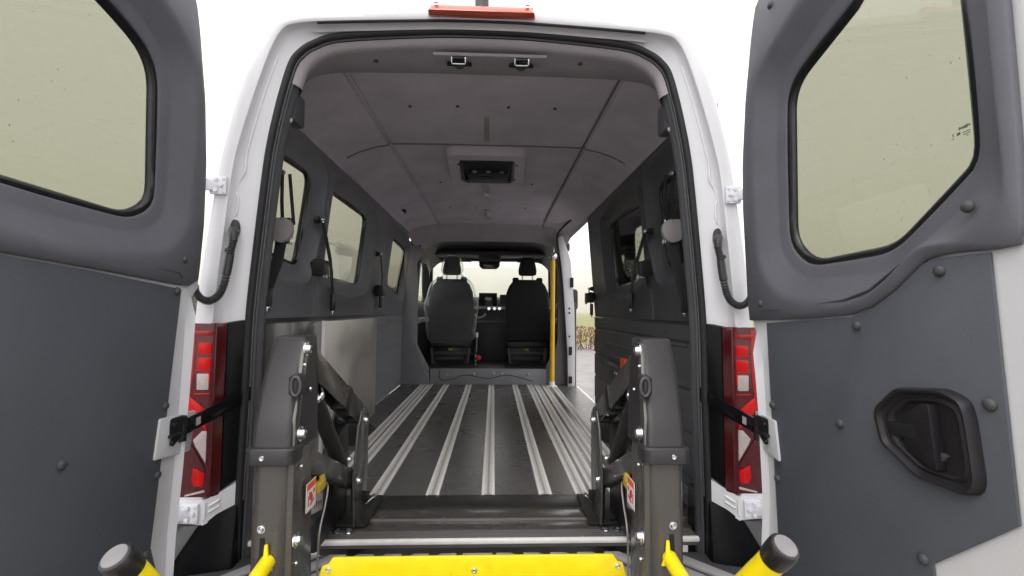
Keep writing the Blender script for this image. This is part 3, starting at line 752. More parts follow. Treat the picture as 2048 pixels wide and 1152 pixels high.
G_R = rp([(-0.3018, 1.343), (-0.5386, 1.419), (-0.5634, 1.478), (-0.7349, 1.346), (-0.7411, 1.03), (-0.7349, 1.002), (-0.5785, 0.8877), (-0.3432, 0.8801), (-0.2744, 0.9411)], [.06, .1, .05, .05, .06, .03, .04, .05, .05])
O_R = [(-0.1397, 0.0966), (-0.1428, 0.2101), (-0.1416, 0.4938), (-0.1292, 0.6956), (-0.0964, 0.7245), (-0.0895, 1.062), (-0.0999, 1.198), (-0.1349, 1.385), (-0.1877, 1.569), (-0.2175, 1.639), (-.245, 1.66), (-.30, 1.71), (-.84, 1.72), (-.875, 1.70), (-.885, 1.2), (-.885, -.1), (-.86, -.22), (-.12, -.22), (-.09, -.18)]
T_R = [(-0.1078, 0.7232), (-0.1066, 1.058), (-0.1168, 1.193), (-0.1514, 1.378), (-0.2034, 1.559), (-0.2328, 1.628), (-.255, 1.63), (-.31, 1.67), (-.80, 1.68), (-.842, 1.60), (-0.8441, 0.9844), (-0.839, 0.8501), (-0.7956, 0.8457), (-0.7516, 0.849), (-0.7042, 0.8472), (-0.6802, 0.8411), (-0.6197, 0.794), (-0.5644, 0.7621), (-0.5033, 0.7434), (-0.3388, 0.7319)]
B_R = [(-0.19, 0.718), (-0.3325, 0.728), (-0.5007, 0.7391), (-0.5593, 0.7582), (-0.6171, 0.7903), (-0.6787, 0.8377), (-0.6998, 0.8434), (-0.7911, 0.8432), (-0.8031, 0.4354), (-0.6572, 0.3035), (-0.6675, 0.1718), (-.10, -.16), (-0.1912, 0.1212)]
dr = door(1, O_R, G_R, T_R, B_R, [(-0.2993, 1.568), (-0.7705, 0.9186), (-0.1784, 0.773)], [(-0.7102, 0.8215), (-0.5197, 0.7214), (-0.4532, 0.501), (-0.7758, 0.6073), (-0.6401, 0.3033), (-0.2008, 0.4913), (-0.2055, 0.2928)], 'right rear door with grey inner board and black pull handle')
G_L = rp([(-0.296, 1.371), (-0.4516, 1.42), (-.62, 1.44), (-.80, 1.44), (-.80, .97), (-0.6226, 0.9844), (-0.3324, 0.9753), (-0.2643, 1.021)], [.07, .1, .05, .05, .05, .0, .05, .05])
O_L = [(-0.1347, 0.0444), (-0.1248, 0.2144), (-0.1203, 0.4878), (-0.118, 0.769), (-0.087, 0.7987), (-0.0878, 0.9896), (-0.0983, 1.165), (-0.1262, 1.347), (-0.174, 1.526), (-0.1982, 1.596), (-.245, 1.66), (-.30, 1.71), (-.84, 1.72), (-.875, 1.70), (-.885, 1.2), (-.885, -.1), (-.86, -.22), (-.12, -.22), (-.09, -.18)]
T_L = [(-0.108, 0.8266), (-0.1236, 0.8085), (-0.103, 0.9869), (-0.1134, 1.16), (-0.141, 1.34), (-0.1881, 1.517), (-0.212, 1.587), (-.255, 1.63), (-.31, 1.67), (-.80, 1.68), (-.842, 1.60), (-.85, 1.2), (-.85, .85), (-0.6461, 0.8395), (-0.4663, 0.8283), (-0.1724, 0.8073)]
T_L = [T_L[1], T_L[0]] + T_L[2:]
B_L = [(-0.1712, 0.7977), (-0.1905, 0.4354), (-0.2091, 0.128), (-.10, -.16), (-.80, -.16), (-.83, .3), (-.83, .83), (-0.6418, 0.8356), (-0.461, 0.8235)]
dl = door(-1, O_L, G_L, T_L, B_L, [(-0.1798, 0.8765)], [(-0.4891, 0.4284), (-0.1895, 0.7915), (-0.1995, 0.4871), (-0.2082, 0.3114), (-0.228, 0.1188)], 'left rear door with plain grey inner board')
# dark bead: shade of the groove along each trim's lower border, as colour
tube('trim_groove', [(-dX(z, .0125), y, z) for y, z in ((-0.6527, 0.8679), (-0.4737, 0.8529), (-0.2317, 0.8434), (-0.1965, 0.8397), (-0.183, 0.8272))], .0030, 'grey_plastic', dl, 6)
tube('trim_groove', [(dX(z, .0125), y, z) for y, z in ((-0.1872, 0.7517), (-0.3473, 0.7618), (-0.4969, 0.7758), (-0.5655, 0.7944), (-0.6384, 0.838))], .0030, 'grey_plastic', dr, 6)
# white reinforcing lug at each check strap
for s, par, q in ((-1, dl, [(-0.2204, 0.458), (-0.2295, 0.3539), (-0.0878, 0.3371), (-0.073, 0.45)]), (1, dr, [(-0.2147, 0.4508), (-0.2249, 0.3435), (-0.128, 0.3613), (-0.1191, 0.4575)])):
    q = rp(q, .006)
    prism('strap_lug', [(s * dX(z, .002), y, z) for y, z in q], [(s * dX(z, .012), y, z) for y, z in q], 'white_paint', par, .003)
# pull handle on the right door
def hz(L, o): return [(dX(z, o), y, z) for y, z in L]
HB = rp([(-0.5644, 0.5464), (-0.5693, 0.5632), (-0.6172, 0.6085), (-0.7119, 0.6213), (-0.748, 0.609), (-0.7551, 0.5788), (-0.7625, 0.4837), (-0.7564, 0.4621), (-0.7365, 0.452), (-0.6532, 0.4503), (-0.5768, 0.4937)], .012)
hc = centre(HB)
hl_ = ray_loops(hc, [HB], 72)[0]
def shr(f, d=0): return [(hc[0] + (p[0] - hc[0]) * f, hc[1] + (p[1] - hc[1]) * f) for p in hl_]
bez = loft('handle_bezel', [hz(shr(1.0), .006), hz(shr(.985), .020), hz(shr(.95), .026), hz(shr(.90), .025), hz(shr(.86), .017), hz(shr(.81), .015), hz(shr(.74), .018), hz(shr(.70), .016), hz(shr(.66), .0085), hz(shr(.2), .0075)], 'handle_plastic', dr, caps=(False, True), smooth_angle=35)
LV = [(-0.6317, 0.5612), (-0.6679, 0.5885), (-0.6906, 0.5912), (-0.6992, 0.48), (-0.6781, 0.4746), (-0.6262, 0.5029)]
prism('handle_lever', hz(LV, .0076), [(dX(z, .028 if i in (2, 3) else .018), y, z) for i, (y, z) in enumerate(LV)], 'handle_plastic', dr, .003)
LC = [(-0.5965, 0.5401), (-0.6551, 0.5467), (-0.6531, 0.5212), (-0.5979, 0.5157)]
prism('lock_slide', hz(LC, .008), hz(LC, .0195), 'black_plastic', dr, .002)
LF = [(-0.6916, 0.5113), (-0.7077, 0.5061), (-0.6925, 0.4879)]
prism('latch_finger', hz(LF, .0076), hz(LF, .016), 'grey_plastic', dr, .001)
# glazing mark on the right pane
gm_ = [((-0.7141, 1.068), (-0.7167, 1.068), .005), ((-0.7176, 1.068), (-0.721, 1.068), .004), ((-0.7219, 1.068), (-0.7245, 1.068), .005), ((-0.7253, 1.068), (-0.7295, 1.069), .006), ((-0.7304, 1.069), (-0.7337, 1.069), .003),
       ((-0.7204, 1.059), (-0.7331, 1.06), .0014), ((-0.7209, 1.055), (-0.7328, 1.056), .0014), ((-0.7258, 1.052), (-0.73, 1.052), .0012), ((-0.7099, 1.059), (-0.7161, 1.06), .005), ((-0.7029, 1.06), (-0.7047, 1.06), .005), ((-0.7007, 1.054), (-0.7052, 1.054), .0012)]
for a_, b_, h_ in gm_:
    q = [(a_[0], a_[1] - h_ / 2), (b_[0], b_[1] - h_ / 2), (b_[0], b_[1] + h_ / 2), (a_[0], a_[1] + h_ / 2)]
    prism('glazing_mark', [(dX(z, -.0415), y, z) for y, z in q], [(dX(z, -.0412), y, z) for y, z in q], 'etch', dr)

# ================================================================== JAMB HARDWARE
def both(p, s): return (s * p[0], p[1], p[2])
for s in (-1, 1):
    side_word = 'left' if s < 0 else 'right'
    # --- tail lamp: dark red box lens, cells, black housing
    def L3(P): return [(s * x, y, z) for x, y, z in P]
    zt, zb = .700, .172
    lamp = prism('tail_lamp', L3([(.814, -.002, zb), (.915, -.002, zb), (.915, .06, zb), (.790, .018, zb)]), L3([(.812, -.002, zt), (.905, -.002, zt), (.905, .06, zt), (.788, .018, zt)]), 'lens_dark', van, .004)
    tag(lamp, side_word + ' tail lamp with red lens and white cells')
    prism('lens_side', L3([(.811, -.002, zb + .01), (.792, .0145, zb + .01), (.791, .0130, zb + .01), (.810, -.0035, zb + .01)]), L3([(.809, -.002, zt - .01), (.790, .0145, zt - .01), (.789, .0130, zt - .01), (.808, -.0035, zt - .01)]), 'lens_side', lamp)
    prism('lamp_housing', L3([(.790, .0185, zb + .012), (.90, .07, zb + .012), (.86, .14, zb + .03), (.750, .040, .214)]), L3([(.788, .0185, zt - .002), (.895, .07, zt - .002), (.86, .14, zt + .008), (.745, .040, .710)]), 'lamp_black', lamp, .003)
    def cell(nm, pts, m, pr=.003):
        q = [(s * x, z) for x, z in pts]
        ext(nm, q, 'y', -.002 + .0005, -.002 - pr, m, lamp, .0012)
    cell('red_band', [(.872, .690), (.903, .690), (.905, .36), (.884, .34), (.880, .48), (.872, .56)], 'lens_mid', .001)
    cell('red_cell', [(.820, .676), (.882, .676), (.880, .662), (.820, .662)], 'lens_mid')
    for k in range(3):
        z0 = .640 - k * .046
        cell('red_cell', rp([(.822, z0), (.862, z0), (.862, z0 - .036), (.822, z0 - .036)], .005), 'lens_red')
    cell('reverse_cell', rp([(.826, .496), (.861, .496), (.862, .545), (.826, .545)], .004), 'lens_white', .004)
    for q in ([(.821, .486), (.868, .486), (.868, .482), (.821, .482)], [(.821, .558), (.868, .558), (.868, .554), (.821, .554)]): cell('red_cell', q, 'lens_red')
    cell('red_cell', [(.826, .37), (.836, .44), (.880, .475), (.884, .46), (.884, .435)], 'lens_red')
    cell('white_cell', [(.826, .372), (.840, .372), (.866, .345), (.858, .326), (.826, .275)], 'lens_white')
    for k in range(4): tube('lamp_ring', [(s * (.846 + (.006 + .004 * k) * math.cos(a)), -.0045, .233 + (.008 + .006 * k) * math.sin(a)) for a in [math.pi * i / 10 for i in range(-5, 6)]], .0012, 'lens_red', lamp, 5)
    cell('red_bar', [(.826, .262), (.880, .345), (.880, .335), (.826, .246)], 'lens_side')
    cell('red_cell', [(.834 + .022 * math.cos(a) + .012, .232 + .030 * math.sin(a)) for a in [2 * math.pi * i / 14 for i in range(14)]] if False else [(.828, .215), (.836, .205), (.858, .207), (.866, .225), (.862, .262), (.828, .246)], 'lens_red')
    cell('reflector_bar', [(.826, .196), (.884, .181), (.884, .176), (.826, .188)], 'lens_white')
    # small emblem on the black housing (right one only)
    if s > 0:
        for dz in (0, .011): box('housing_mark', (.768, .055, .668 - dz), (.782, .060, .676 - dz), 'orange', lamp, .001)
    # --- white bracket under the lamp with ribs
    brp = [(.90, -.004, .160, .098), (.825, -.006, .165, .092), (.792, .016, .182, .110), (.750, .040, .207, .135)]
    br = loft('lamp_bracket', [L3([(x, y, zt_), (x, y, zb_), (x, .10, zb_), (x, .10, zt_)]) for x, y, zt_, zb_ in brp], 'white_paint', van, caps=(True, True), smooth_angle=20)
    for z in (.168, .150): tube('bracket_rib', L3([(.814, .000, z - .022), (.790, .016, z - .008)]), .004, 'white_paint', br, 8)
    tube('bracket_rib', L3([(.822, -.004, .158), (.822, -.004, .112), (.830, -.005, .106)]), .003, 'white_paint', br, 6)
    # --- hinges
    for z, x0, lab in ((1.128, .792, 'upper'), (.128, .838, 'lower')):
        hp_ = rp([(x0, z - .028), (x0 + .050, z - .028), (x0 + .052, z + .028), (x0, z + .028)], .004)
        hg = ext('door_hinge', [(s * x, zz) for x, zz in hp_], 'y', -.004, -.014, 'white_cast', van, .002)
        prism('hinge_arm', L3([(x0 + .02, -.014, z - .016), (x0 + .052, -.026, z - .018), (x0 + .080, -.045, z - .018), (x0 + .085, -.02, z - .018), (x0 + .05, -.006, z - .016)]), L3([(x0 + .02, -.014, z + .014), (x0 + .052, -.026, z + .018), (x0 + .080, -.045, z + .018), (x0 + .085, -.02, z + .018), (x0 + .05, -.006, z + .014)]), 'white_cast', hg, .002)
        lathe('hinge_pin', [(.009, -.034), (.009, .034), (0, .034)], (s * (x0 + .062), -.030, z), (0, 0, 1), 'white_cast', hg, 12)
        for dx, dz in ((.014, .0), (.030, -.017), (.030, .017)) : hexbolt(hg, (s * (x0 + dx), -.013, z + dz), (0, -1, 0), .0068, 'white_cast')
        for dx, dz in ((.008, .019), (.008, -.019)): lathe('hinge_dimple', [(.005, 0), (.004, .002), (.0028, .0022), (.002, .0005), (0, .0005)], (s * (x0 + dx), -.0142, z + dz), (0, -1, 0), 'white_cast', hg, 10)
    # --- corrugated cable conduit with grommet
    gx, gz = (.781, .999) if s < 0 else (.781, .995)
    gm = ext('cable_grommet', [(s * (gx + .0135 * math.cos(a)), gz + .024 * math.sin(a) * (1.25 if abs(math.sin(a)) > .3 else 1)) for a in [2 * math.pi * i / 20 for i in range(20)]], 'y', .034, .020, 'hose', van, .005)
    tube('cable_elbow', L3(smooth_path([(.779, .030, .992), (.774, .0, .990), (.765, -.012, .975), (.763, -.014, .955)], 5)), [.012] * 16, 'hose', gm, 12)
    path = smooth_path([(.763, -.014, .955), (.770, -.016, .915), (.775, -.018, .87), (.783, -.02, .82), (.797, -.022, .785), (.822, -.026, .768), (.842, -.034, .776), (.853, -.045, .80), (.858, -.055, .85)], 22)
    n = len(path)
    rad = []
    for i in range(n):
        f = i / (n - 1)
        rad.append(.0125 if .13 < f < .30 else (.0108 + (.0016 if i % 4 < 2 else -.0012)))
    tube('cable_conduit', L3(path), rad, 'hose', gm, 10)
    lathe('conduit_clip', [(.008, 0), (.008, .006), (.005, .009), (0, .009)], (s * .786, .000, .926), (0, -1, 0), 'hose', gm, 10)
    # --- black check strap from jamb to door
    A, Bp = Vector((.735, .07, .475)), Vector((.812, -.128, .415))
    up_ = Vector((0, 0, 1)); d_ = (Bp - A); nrm = d_.cross(up_).normalized()
    def strap_pts(t, h, off): 
        p = A + d_ * t + nrm * off; hh = .022 if t < .35 else .022
        return (s * p.x, p.y, p.z + h * hh)
    ck = prism('check_strap', [strap_pts(t, h, .002) for t, h in ((0, -1), (.62, -1), (1, -1), (1, 1), (.62, 1), (0, 1))], [strap_pts(t, h, -.002) for t, h in ((0, -1), (.62, -1), (1, -1), (1, 1), (.62, 1), (0, 1))], 'gloss_black', van, .0008)
    prism('strap_slot', [strap_pts(t, h, .0032) for t, h in ((.80, -.55), (.86, -.55), (.86, .45), (.80, .45))], [strap_pts(t, h, -.0032) for t, h in ((.80, -.55), (.86, -.55), (.86, .45), (.80, .45))], 'lens_white', ck)
    hkn = (s * .815, -.135, .412)
    lathe('strap_pin', [(.011, -.034), (.011, .032), (.008, .036), (0, .036)], hkn, (0, 0, 1), 'black_plastic', ck, 12)
    lug = prism('strap_bracket', L3([(.812, -.142, .452), (.826, -.185, .448), (.829, -.190, .40), (.833, -.186, .362), (.830, -.165, .366), (.822, -.142, .392)]), L3([(.802, -.146, .452), (.816, -.185, .448), (.819, -.190, .40), (.823, -.186, .362), (.820, -.165, .366), (.812, -.142, .392)]), 'black_plastic', ck, .003)
    for y, z in ((-.172, .432), (-.178, .385)): bolt(ck, (s * .814, y, z), (-s, 0, 0), .008, 'black_plastic')
    box('strap_lever', (s * .812 - .006, -.19, .398), (s * .812 + .006, -.145, .408), 'black_plastic', ck, .003)
    # --- dark plastic corner below the bracket
    cn = prism('bumper_corner', L3([(.745, .034, .14), (.80, .012, .118), (.838, -.012, .092), (.90, -.035, -.02), (.95, -.05, -.30), (.74, -.03, -.30)]), L3([(.745, .20, .14), (.80, .20, .118), (.90, .20, .09), (.95, .20, -.02), (.95, .20, -.30), (.74, .20, -.30)]), 'lamp_black', van, .006)
    prism('corner_facet', L3([(.836, -.0125, .093), (.905, -.014, .095), (.93, -.038, -.02), (.903, -.050, -.03)]), L3([(.838, .05, .088), (.905, .05, .092), (.93, .05, -.02), (.905, .05, -.03)]), 'grey_plastic', cn, .003)
# --- high brake lamp and stub aerial
bl_ = prism('high_brake_lamp', [(-.176, -.045, 1.693), (.166, -.045, 1.693), (.170, .0, 1.697), (-.180, .0, 1.697)], [(-.160, -.030, 1.722), (.150, -.030, 1.722), (.166, .0, 1.726), (-.176, .0, 1.726)], 'brake_lens', van, .006)
tag(bl_, 'orange red high brake lamp on the roof edge')
box('brake_lamp_base', (-.172, -.010, 1.698), (.162, .03, 1.735), 'lens_red', bl_, .004)
for x in (-.150, .142): lathe('lamp_screw', [(.007, 0), (.007, .003), (0, .004)], (x, -.036, 1.7205), (0, -.6, 1), 'label_red', bl_, 10)
tube('roof_aerial', [(-.006, .02, 1.725), (-.006, .02, 1.80), (-.006, .02, 1.87)], .023, 'grey_plastic', van, 16)

# ================================================================== WHEELCHAIR LIFT
lift = empty('wheelchair_lift', 'black folding wheelchair lift with yellow handrails and yellow flap in the rear doorway', 'lift')
def rrect(cx, cy, hx, hy, r, n=4):
    return rp([(cx - hx, cy - hy), (cx + hx, cy - hy), (cx + hx, cy + hy), (cx - hx, cy + hy)], r, n)
FY = [(-.12, -.475), (.30, -.475), (.44, -.472), (.50, -.455), (.56, -.425), (.62, -.385), (.68, -.338)]      # front of the post by height
XI = [(-.12, .378), (.43, .376), (.56, .388), (.68, .405)]                                                     # inner edge
XO = [(-.12, .462), (.43, .462), (.56, .472), (.68, .483)]                                                     # outer edge
for s in (-1, 1):
    word = 'left' if s < 0 else 'right'
    def M(P): return [(s * x, y, z) for x, y, z in P]
    # main post: rounded box section
    secs = []
    for z in (-.12, .0, .1, .2, .3, .40, .445):
        xi, xo, y = interp(XI, z) + .006, interp(XO, z) - .002, interp(FY, z) + .004
        secs.append(M([(px_, py_, z) for px_, py_ in rrect((xi + xo) / 2, (y - .325) / 2, (xo - xi) / 2, (-.325 - y) / 2, .024)]))
    post = loft('lift_post', secs, 'lift_post', lift, caps=(True, True))
    tag(post, word + ' black lift post')
    # plastic cover bending back at the top
    secs = []
    for k in range(15):
        z = .44 + .236 * k / 13 if k < 14 else .680
        xi, xo, y = interp(XI, z), interp(XO, z), interp(FY, z)
        g = 0 if k < 14 else -.003
        yb_ = -.315 + .055 * (z - .44) / .24
        secs.append(M([(px_, py_, z) for px_, py_ in rrect((xi + xo) / 2, (y + yb_) / 2, (xo - xi) / 2 + g, (yb_ - y) / 2 + g, .015)]))
    loft('post_cover', secs, 'cover_plastic', post, caps=(True, True), smooth_angle=35)
    # collar
    secs = []
    for z, g in ((.420, -.002), (.423, .004), (.452, .005), (.456, .002)):
        xi, xo = .371 - g, .464 + g
        secs.append(M([(px_, py_, z) for px_, py_ in rrect((xi + xo) / 2, (-.479 - .425) / 2, (xo - xi) / 2, .027 + g, .018)]))
    loft('post_collar', secs, 'cover_plastic', post, caps=(True, True))
    # inner side plate with the big pivot bolts
    pl_ = [(-.462, -.12), (-.462, .44), (-.445, .51), (-.400, .59), (-.372, .64), (-.352, .668), (-.338, .672), (-.325, .660), (-.325, -.12)]
    sp = prism('side_plate', [(s * (interp(XI, z) - .004), y, z) for y, z in pl_], [(s * (interp(XI, z) + .010), y, z) for y, z in pl_], 'lift_post', post, .002)
    for y, z in ((-.356, .652), (-.430, .474), (-.445, .255)):
        bolt(post, (s * (interp(XI, z) - .004), y, z), (-s, 0, 0), .0165)
    for y, z in ((-.375, .617), (-.430, .405), (-.44, .205), (-.36, .56)):
        bolt(post, (s * (interp(XI, z) - .004), y, z), (-s, 0, 0), .0055)
    for z, x in ((.438, .430), (.290, .432)): bolt(post, (s * x, interp(FY, z) + (-.008 if z > .4 else .004), z), (0, -1, 0), .0085)
    # manual lock knob on the edge
    kb = box('lock_knob', (s * .386 - .013, -.448, .556), (s * .386 + .013, -.405, .604), 'cover_plastic', post, .010, 3)
    tube('knob_ring', [(s * .380 + .010 * math.cos(a), -.450, .580 + .020 * math.sin(a)) for a in [2 * math.pi * i / 20 for i in range(21)]], .004, 'grey_plastic', post, 8, caps=False)
    # warning sticker
    q = [(-.396, .352), (-.340, .352), (-.340, .288), (-.396, .288)]
    xx = .3712
    prism('warning_sticker', [(s * xx, y, z) for y, z in q], [(s * (xx + .001), y, z) for y, z in q], 'label_white', post)
    q = [(-.393, .350), (-.343, .350), (-.343, .336), (-.393, .336)]
    prism('sticker_band', [(s * (xx - .0007), y, z) for y, z in q], [(s * xx, y, z) for y, z in q], 'orange', post)
    for q in ([(-.380, .330), (-.366, .326), (-.358, .314), (-.366, .306), (-.378, .312)], [(-.375, .302), (-.352, .310), (-.350, .304), (-.372, .297)], [(-.386, .322), (-.382, .322), (-.382, .300), (-.386, .300)], [(-.356, .328), (-.346, .330), (-.347, .322), (-.357, .320)]):
        prism('sticker_print', [(s * (xx - .0008), y, z) for y, z in q], [(s * xx, y, z) for y, z in q], 'label_red', post)
    # upper beam: open channel from post to tower
    def bar(name, A, B, h, x0, x1, m, par, bev=.004):
        A, B = Vector(A), Vector(B); d = (B - A).normalized(); nn = Vector((-d.y, d.x)) * h / 2
        q = [A + nn - d * .02, B + nn + d * .02, B - nn + d * .02, A - nn - d * .02]
        return prism(name, [(s * x0, p.x, p.y) for p in q], [(s * x1, p.x, p.y) for p in q], m, par, bev)
    ub = bar('upper_beam', (-.262, .634), (.245, .376), .072, .432, .438, 'lift_post', lift, .002)
    bar('beam_web', (-.262, .634), (.245, .376), .072, .474, .480, 'lift_black', ub, .002)
    bar('beam_top', (-.262 + .015, .634 + .029), (.245 + .015, .376 + .029), .006, .438, .474, 'lift_post', ub, .001)
    bar('beam_clip', (.10, .452), (.108, .448), .078, .430, .482, 'black_plastic', ub, .002)
    lb = bar('lower_beam', (-.40, .437), (.185, .160), .066, .432, .476, 'lift_post', lift, .012)
    # gas strut / hydraulic ram
    cyl = tube('ram_cylinder', M([(.453, -.150, .500), (.455, .10, .240)]), .0235, 'lift_black', lift, 18)
    tube('ram_rod', M([(.453, -.240, .598), (.453, -.145, .495)]), .0135, 'brushed_steel', cyl, 14)
    dv = Vector((0, .25, -.26)).normalized()
    lathe('ram_collar', [(.026, -.012), (.030, -.009), (.030, .004), (.027, .008), (.0, .008)], (s * .453, -.156, .507), (0, dv.y, dv.z), 'chrome', cyl, 20)
    bolt(cyl, (s * .428, .095, .255), (-s, 0, 0), .012)
    # tower standing on the floor
    tw = [(.172, .335), (.215, .388), (.262, .394), (.302, .362), (.306, .15), (.286, .010), (.150, .010), (.132, .19)]
    tower = prism('lift_tower', [(s * .418, y, z) for y, z in tw], [(s * .425, y, z) for y, z in tw], 'lift_post', lift, .002)
    tag(tower, word + ' floor bracket of the lift')
    prism('tower_plate', [(s * .512, y, z) for y, z in tw], [(s * .519, y, z) for y, z in tw], 'lift_black', tower, .002)
    tc_ = [(-.02, .012), (-.02, .19), (.10, .30), (.285, .34), (.285, .012)]
    prism('tower_cover', [(s * .484, y, z) for y, z in tc_], [(s * .508, y, z) for y, z in tc_], 'black_plastic', tower, .005)
    tube('tower_pin', M([(.424, .248, .347), (.515, .248, .347)]), .014, 'lift_black', tower, 12)
    tube('tower_stud', M([(.440, .235, .012), (.440, .200, .185)]), .012, 'lift_black', tower, 10)
    bp_ = rp([(.385, .172), (.62, .172), (.62, .432), (.385, .432)], .01)
    ext('tower_base', [(s * x, y) for x, y in bp_], 'z', .002, .010, 'lift_black', tower, .002)
    ext('base_slot', [(s * x, y) for x, y in rp([(.46, .185), (.52, .185), (.52, .203), (.46, .203)], .008)], 'z', .0098, .0108, 'gloss_black', tower)
    for y, z in ((.248, .347), (.170, .159)): bolt(tower, (s * .4175, y, z), (-s, 0, 0), .0155)
    for y, z in ((.275, .012), ): hexbolt(tower, (s * .455, y, z), (0, 0, 1), .008)
    box('tower_foot', (s * .415 - .008, .262, .045), (s * .415 + .008, .30, .078), 'black_plastic', tower, .004)
    rod = tube('latch_rod', M([(.428, .285, .026), (.414, .385, .022)]), .0045, 'zinc', tower, 8)
    for p in ((.428, .29, .026), (.416, .372, .0225), (.414, .388, .022)): lathe('latch_nut', [(.009, -.005), (.009, .005), (0, .005)], (s * p[0], p[1], p[2]), (-s * .14, 1, -.04), 'zinc', tower, 6)
    for x in (.433, .474, .516): hexbolt(lift, (s * x, .142, -.002), (0, 0, 1), .0105)
    # label plate, release clip and pull cable behind the post
    def qd(nm, q, x, th, m, par): return prism(nm, M([(x, y, z) for y, z in q]), M([(x + th, y, z) for y, z in q]), m, par, .0005)
    lp = qd('label_plate', [(-.215, .30), (-.075, .255), (-.075, .160), (-.21, .165)], .441, .006, 'lift_black', lift)
    qd('grey_label', [(-.178, .243), (-.095, .222), (-.095, .174), (-.178, .194)], .4402, .0008, 'label_grey', lp)
    for k in range(4):
        y = -.166 + k * .017; zc = .214 - (y + .178) * .25
        qd('label_figure', [(y, zc + .010), (y + .010, zc + .007), (y + .010, zc - .010), (y + .006, zc - .009), (y + .004, zc + .001), (y, zc + .002)], .4396, .0006, 'grey_plastic', lp)
    qd('orange_edge', [(-.222, .290), (-.205, .262), (-.188, .176), (-.200, .172)], .436, .005, 'orange', lp)
    box('release_clip', (s * .430 - .010, -.178, .246), (s * .430 + .010, -.125, .276), 'yellow_clip', lp, .006)
    box('clip_tab', (s * .424 - .006, -.160, .262), (s * .424 + .006, -.140, .290), 'yellow_clip', lp, .004)
    tube('pull_cable', smooth_path(M([(.425, -.128, .262), (.420, -.115, .245), (.418, -.140, .20), (.416, -.185, .14), (.416, -.19, -.01)]), 5), .0028, 'wire_grey', lift, 6)
    # yellow handrail with black end cap
    if s < 0: path = [(-.418, -.462, .225), (-.418, -.50, .218), (-.415, -.62, .200), (-.372, -.765, .245), (-.354, -.850, .352), (-.370, -.912, .447)]
    else: path = [(.424, -.462, .225), (.426, -.50, .216), (.430, -.62, .200), (.388, -.760, .245), (.368, -.846, .360), (.386, -.910, .449)]
    hr = tube('handrail', smooth_path(path, 8), .0158, 'yellow_paint', lift, 20)
    tag(hr, word + ' yellow handrail with black end cap')
    d_ = Vector((s * .172, -.56, .81)).normalized()
    # the cap looks up and back towards the viewer
    lathe('end_cap', [(.0162, -.004), (.0172, 0), (.0177, .018), (.0172, .023), (.0158, .0255), (.0152, .0257), (0, .0262)], tuple(Vector(path[-1]) + d_ * .002), d_, 'handrail_cap', hr, 28)
    lathe('cap_disc', [(.0134, 0), (.0130, .0012), (0, .0014)], tuple(Vector(path[-1]) + d_ * .0281), d_, 'cap_face', hr, 28)
    prism('rail_bracket', M([(.415, -.480, .262), (.421, -.480, .262), (.423, -.480, .235), (.432, -.480, .21), (.404, -.480, .21), (.413, -.480, .235)]), M([(.415, -.474, .262), (.421, -.474, .262), (.423, -.474, .235), (.432, -.474, .21), (.404, -.474, .21), (.413, -.474, .235)]), 'yellow_paint', hr, .001)
    ext('post_slot', [(s * x, z) for x, z in ((.424, .272), (.434, .272), (.435, .235), (.452, .195), (.420, .195))], 'y', -.4722, -.4706, 'gloss_black', post)
    # platform side rail (below the frame of the photograph)
    sr = box('platform_rail', (s * .385 - .02, -1.36, -.03), (s * .385 + .02, -.34, .045), 'yellow_paint', lift, .006)
# yellow flap across the platform
fl_ = [(-.338, .02), (-.338, .150), (-.330, .178), (-.316, .183), (-.306, .198), (.319, .198), (.330, .182), (.342, .178), (.350, .150), (.350, .02)]
flap = prism('barrier_flap', [(x, -.400 - .12 * (z - .198), z) for x, z in fl_], [(x, -.408 - .12 * (z - .198), z) for x, z in fl_], 'yellow_paint', lift, .002)
tag(flap, 'yellow metal barrier flap between the posts')
for x, z in ((.006, .166), (-.316, .172), (.330, .172)): bolt(flap, (x, -.4085 - .12 * (z - .198), z), (0, -1, .1), .0065)
box('platform_deck', (-.365, -1.34, -.02), (.365, -.40, .0), 'lift_black', lift, .003)
for k in range(18): box('deck_slot', (-.33, -1.30 + k * .05, .0), (.33, -1.285 + k * .05, .003), 'lift_post', lift, .001)

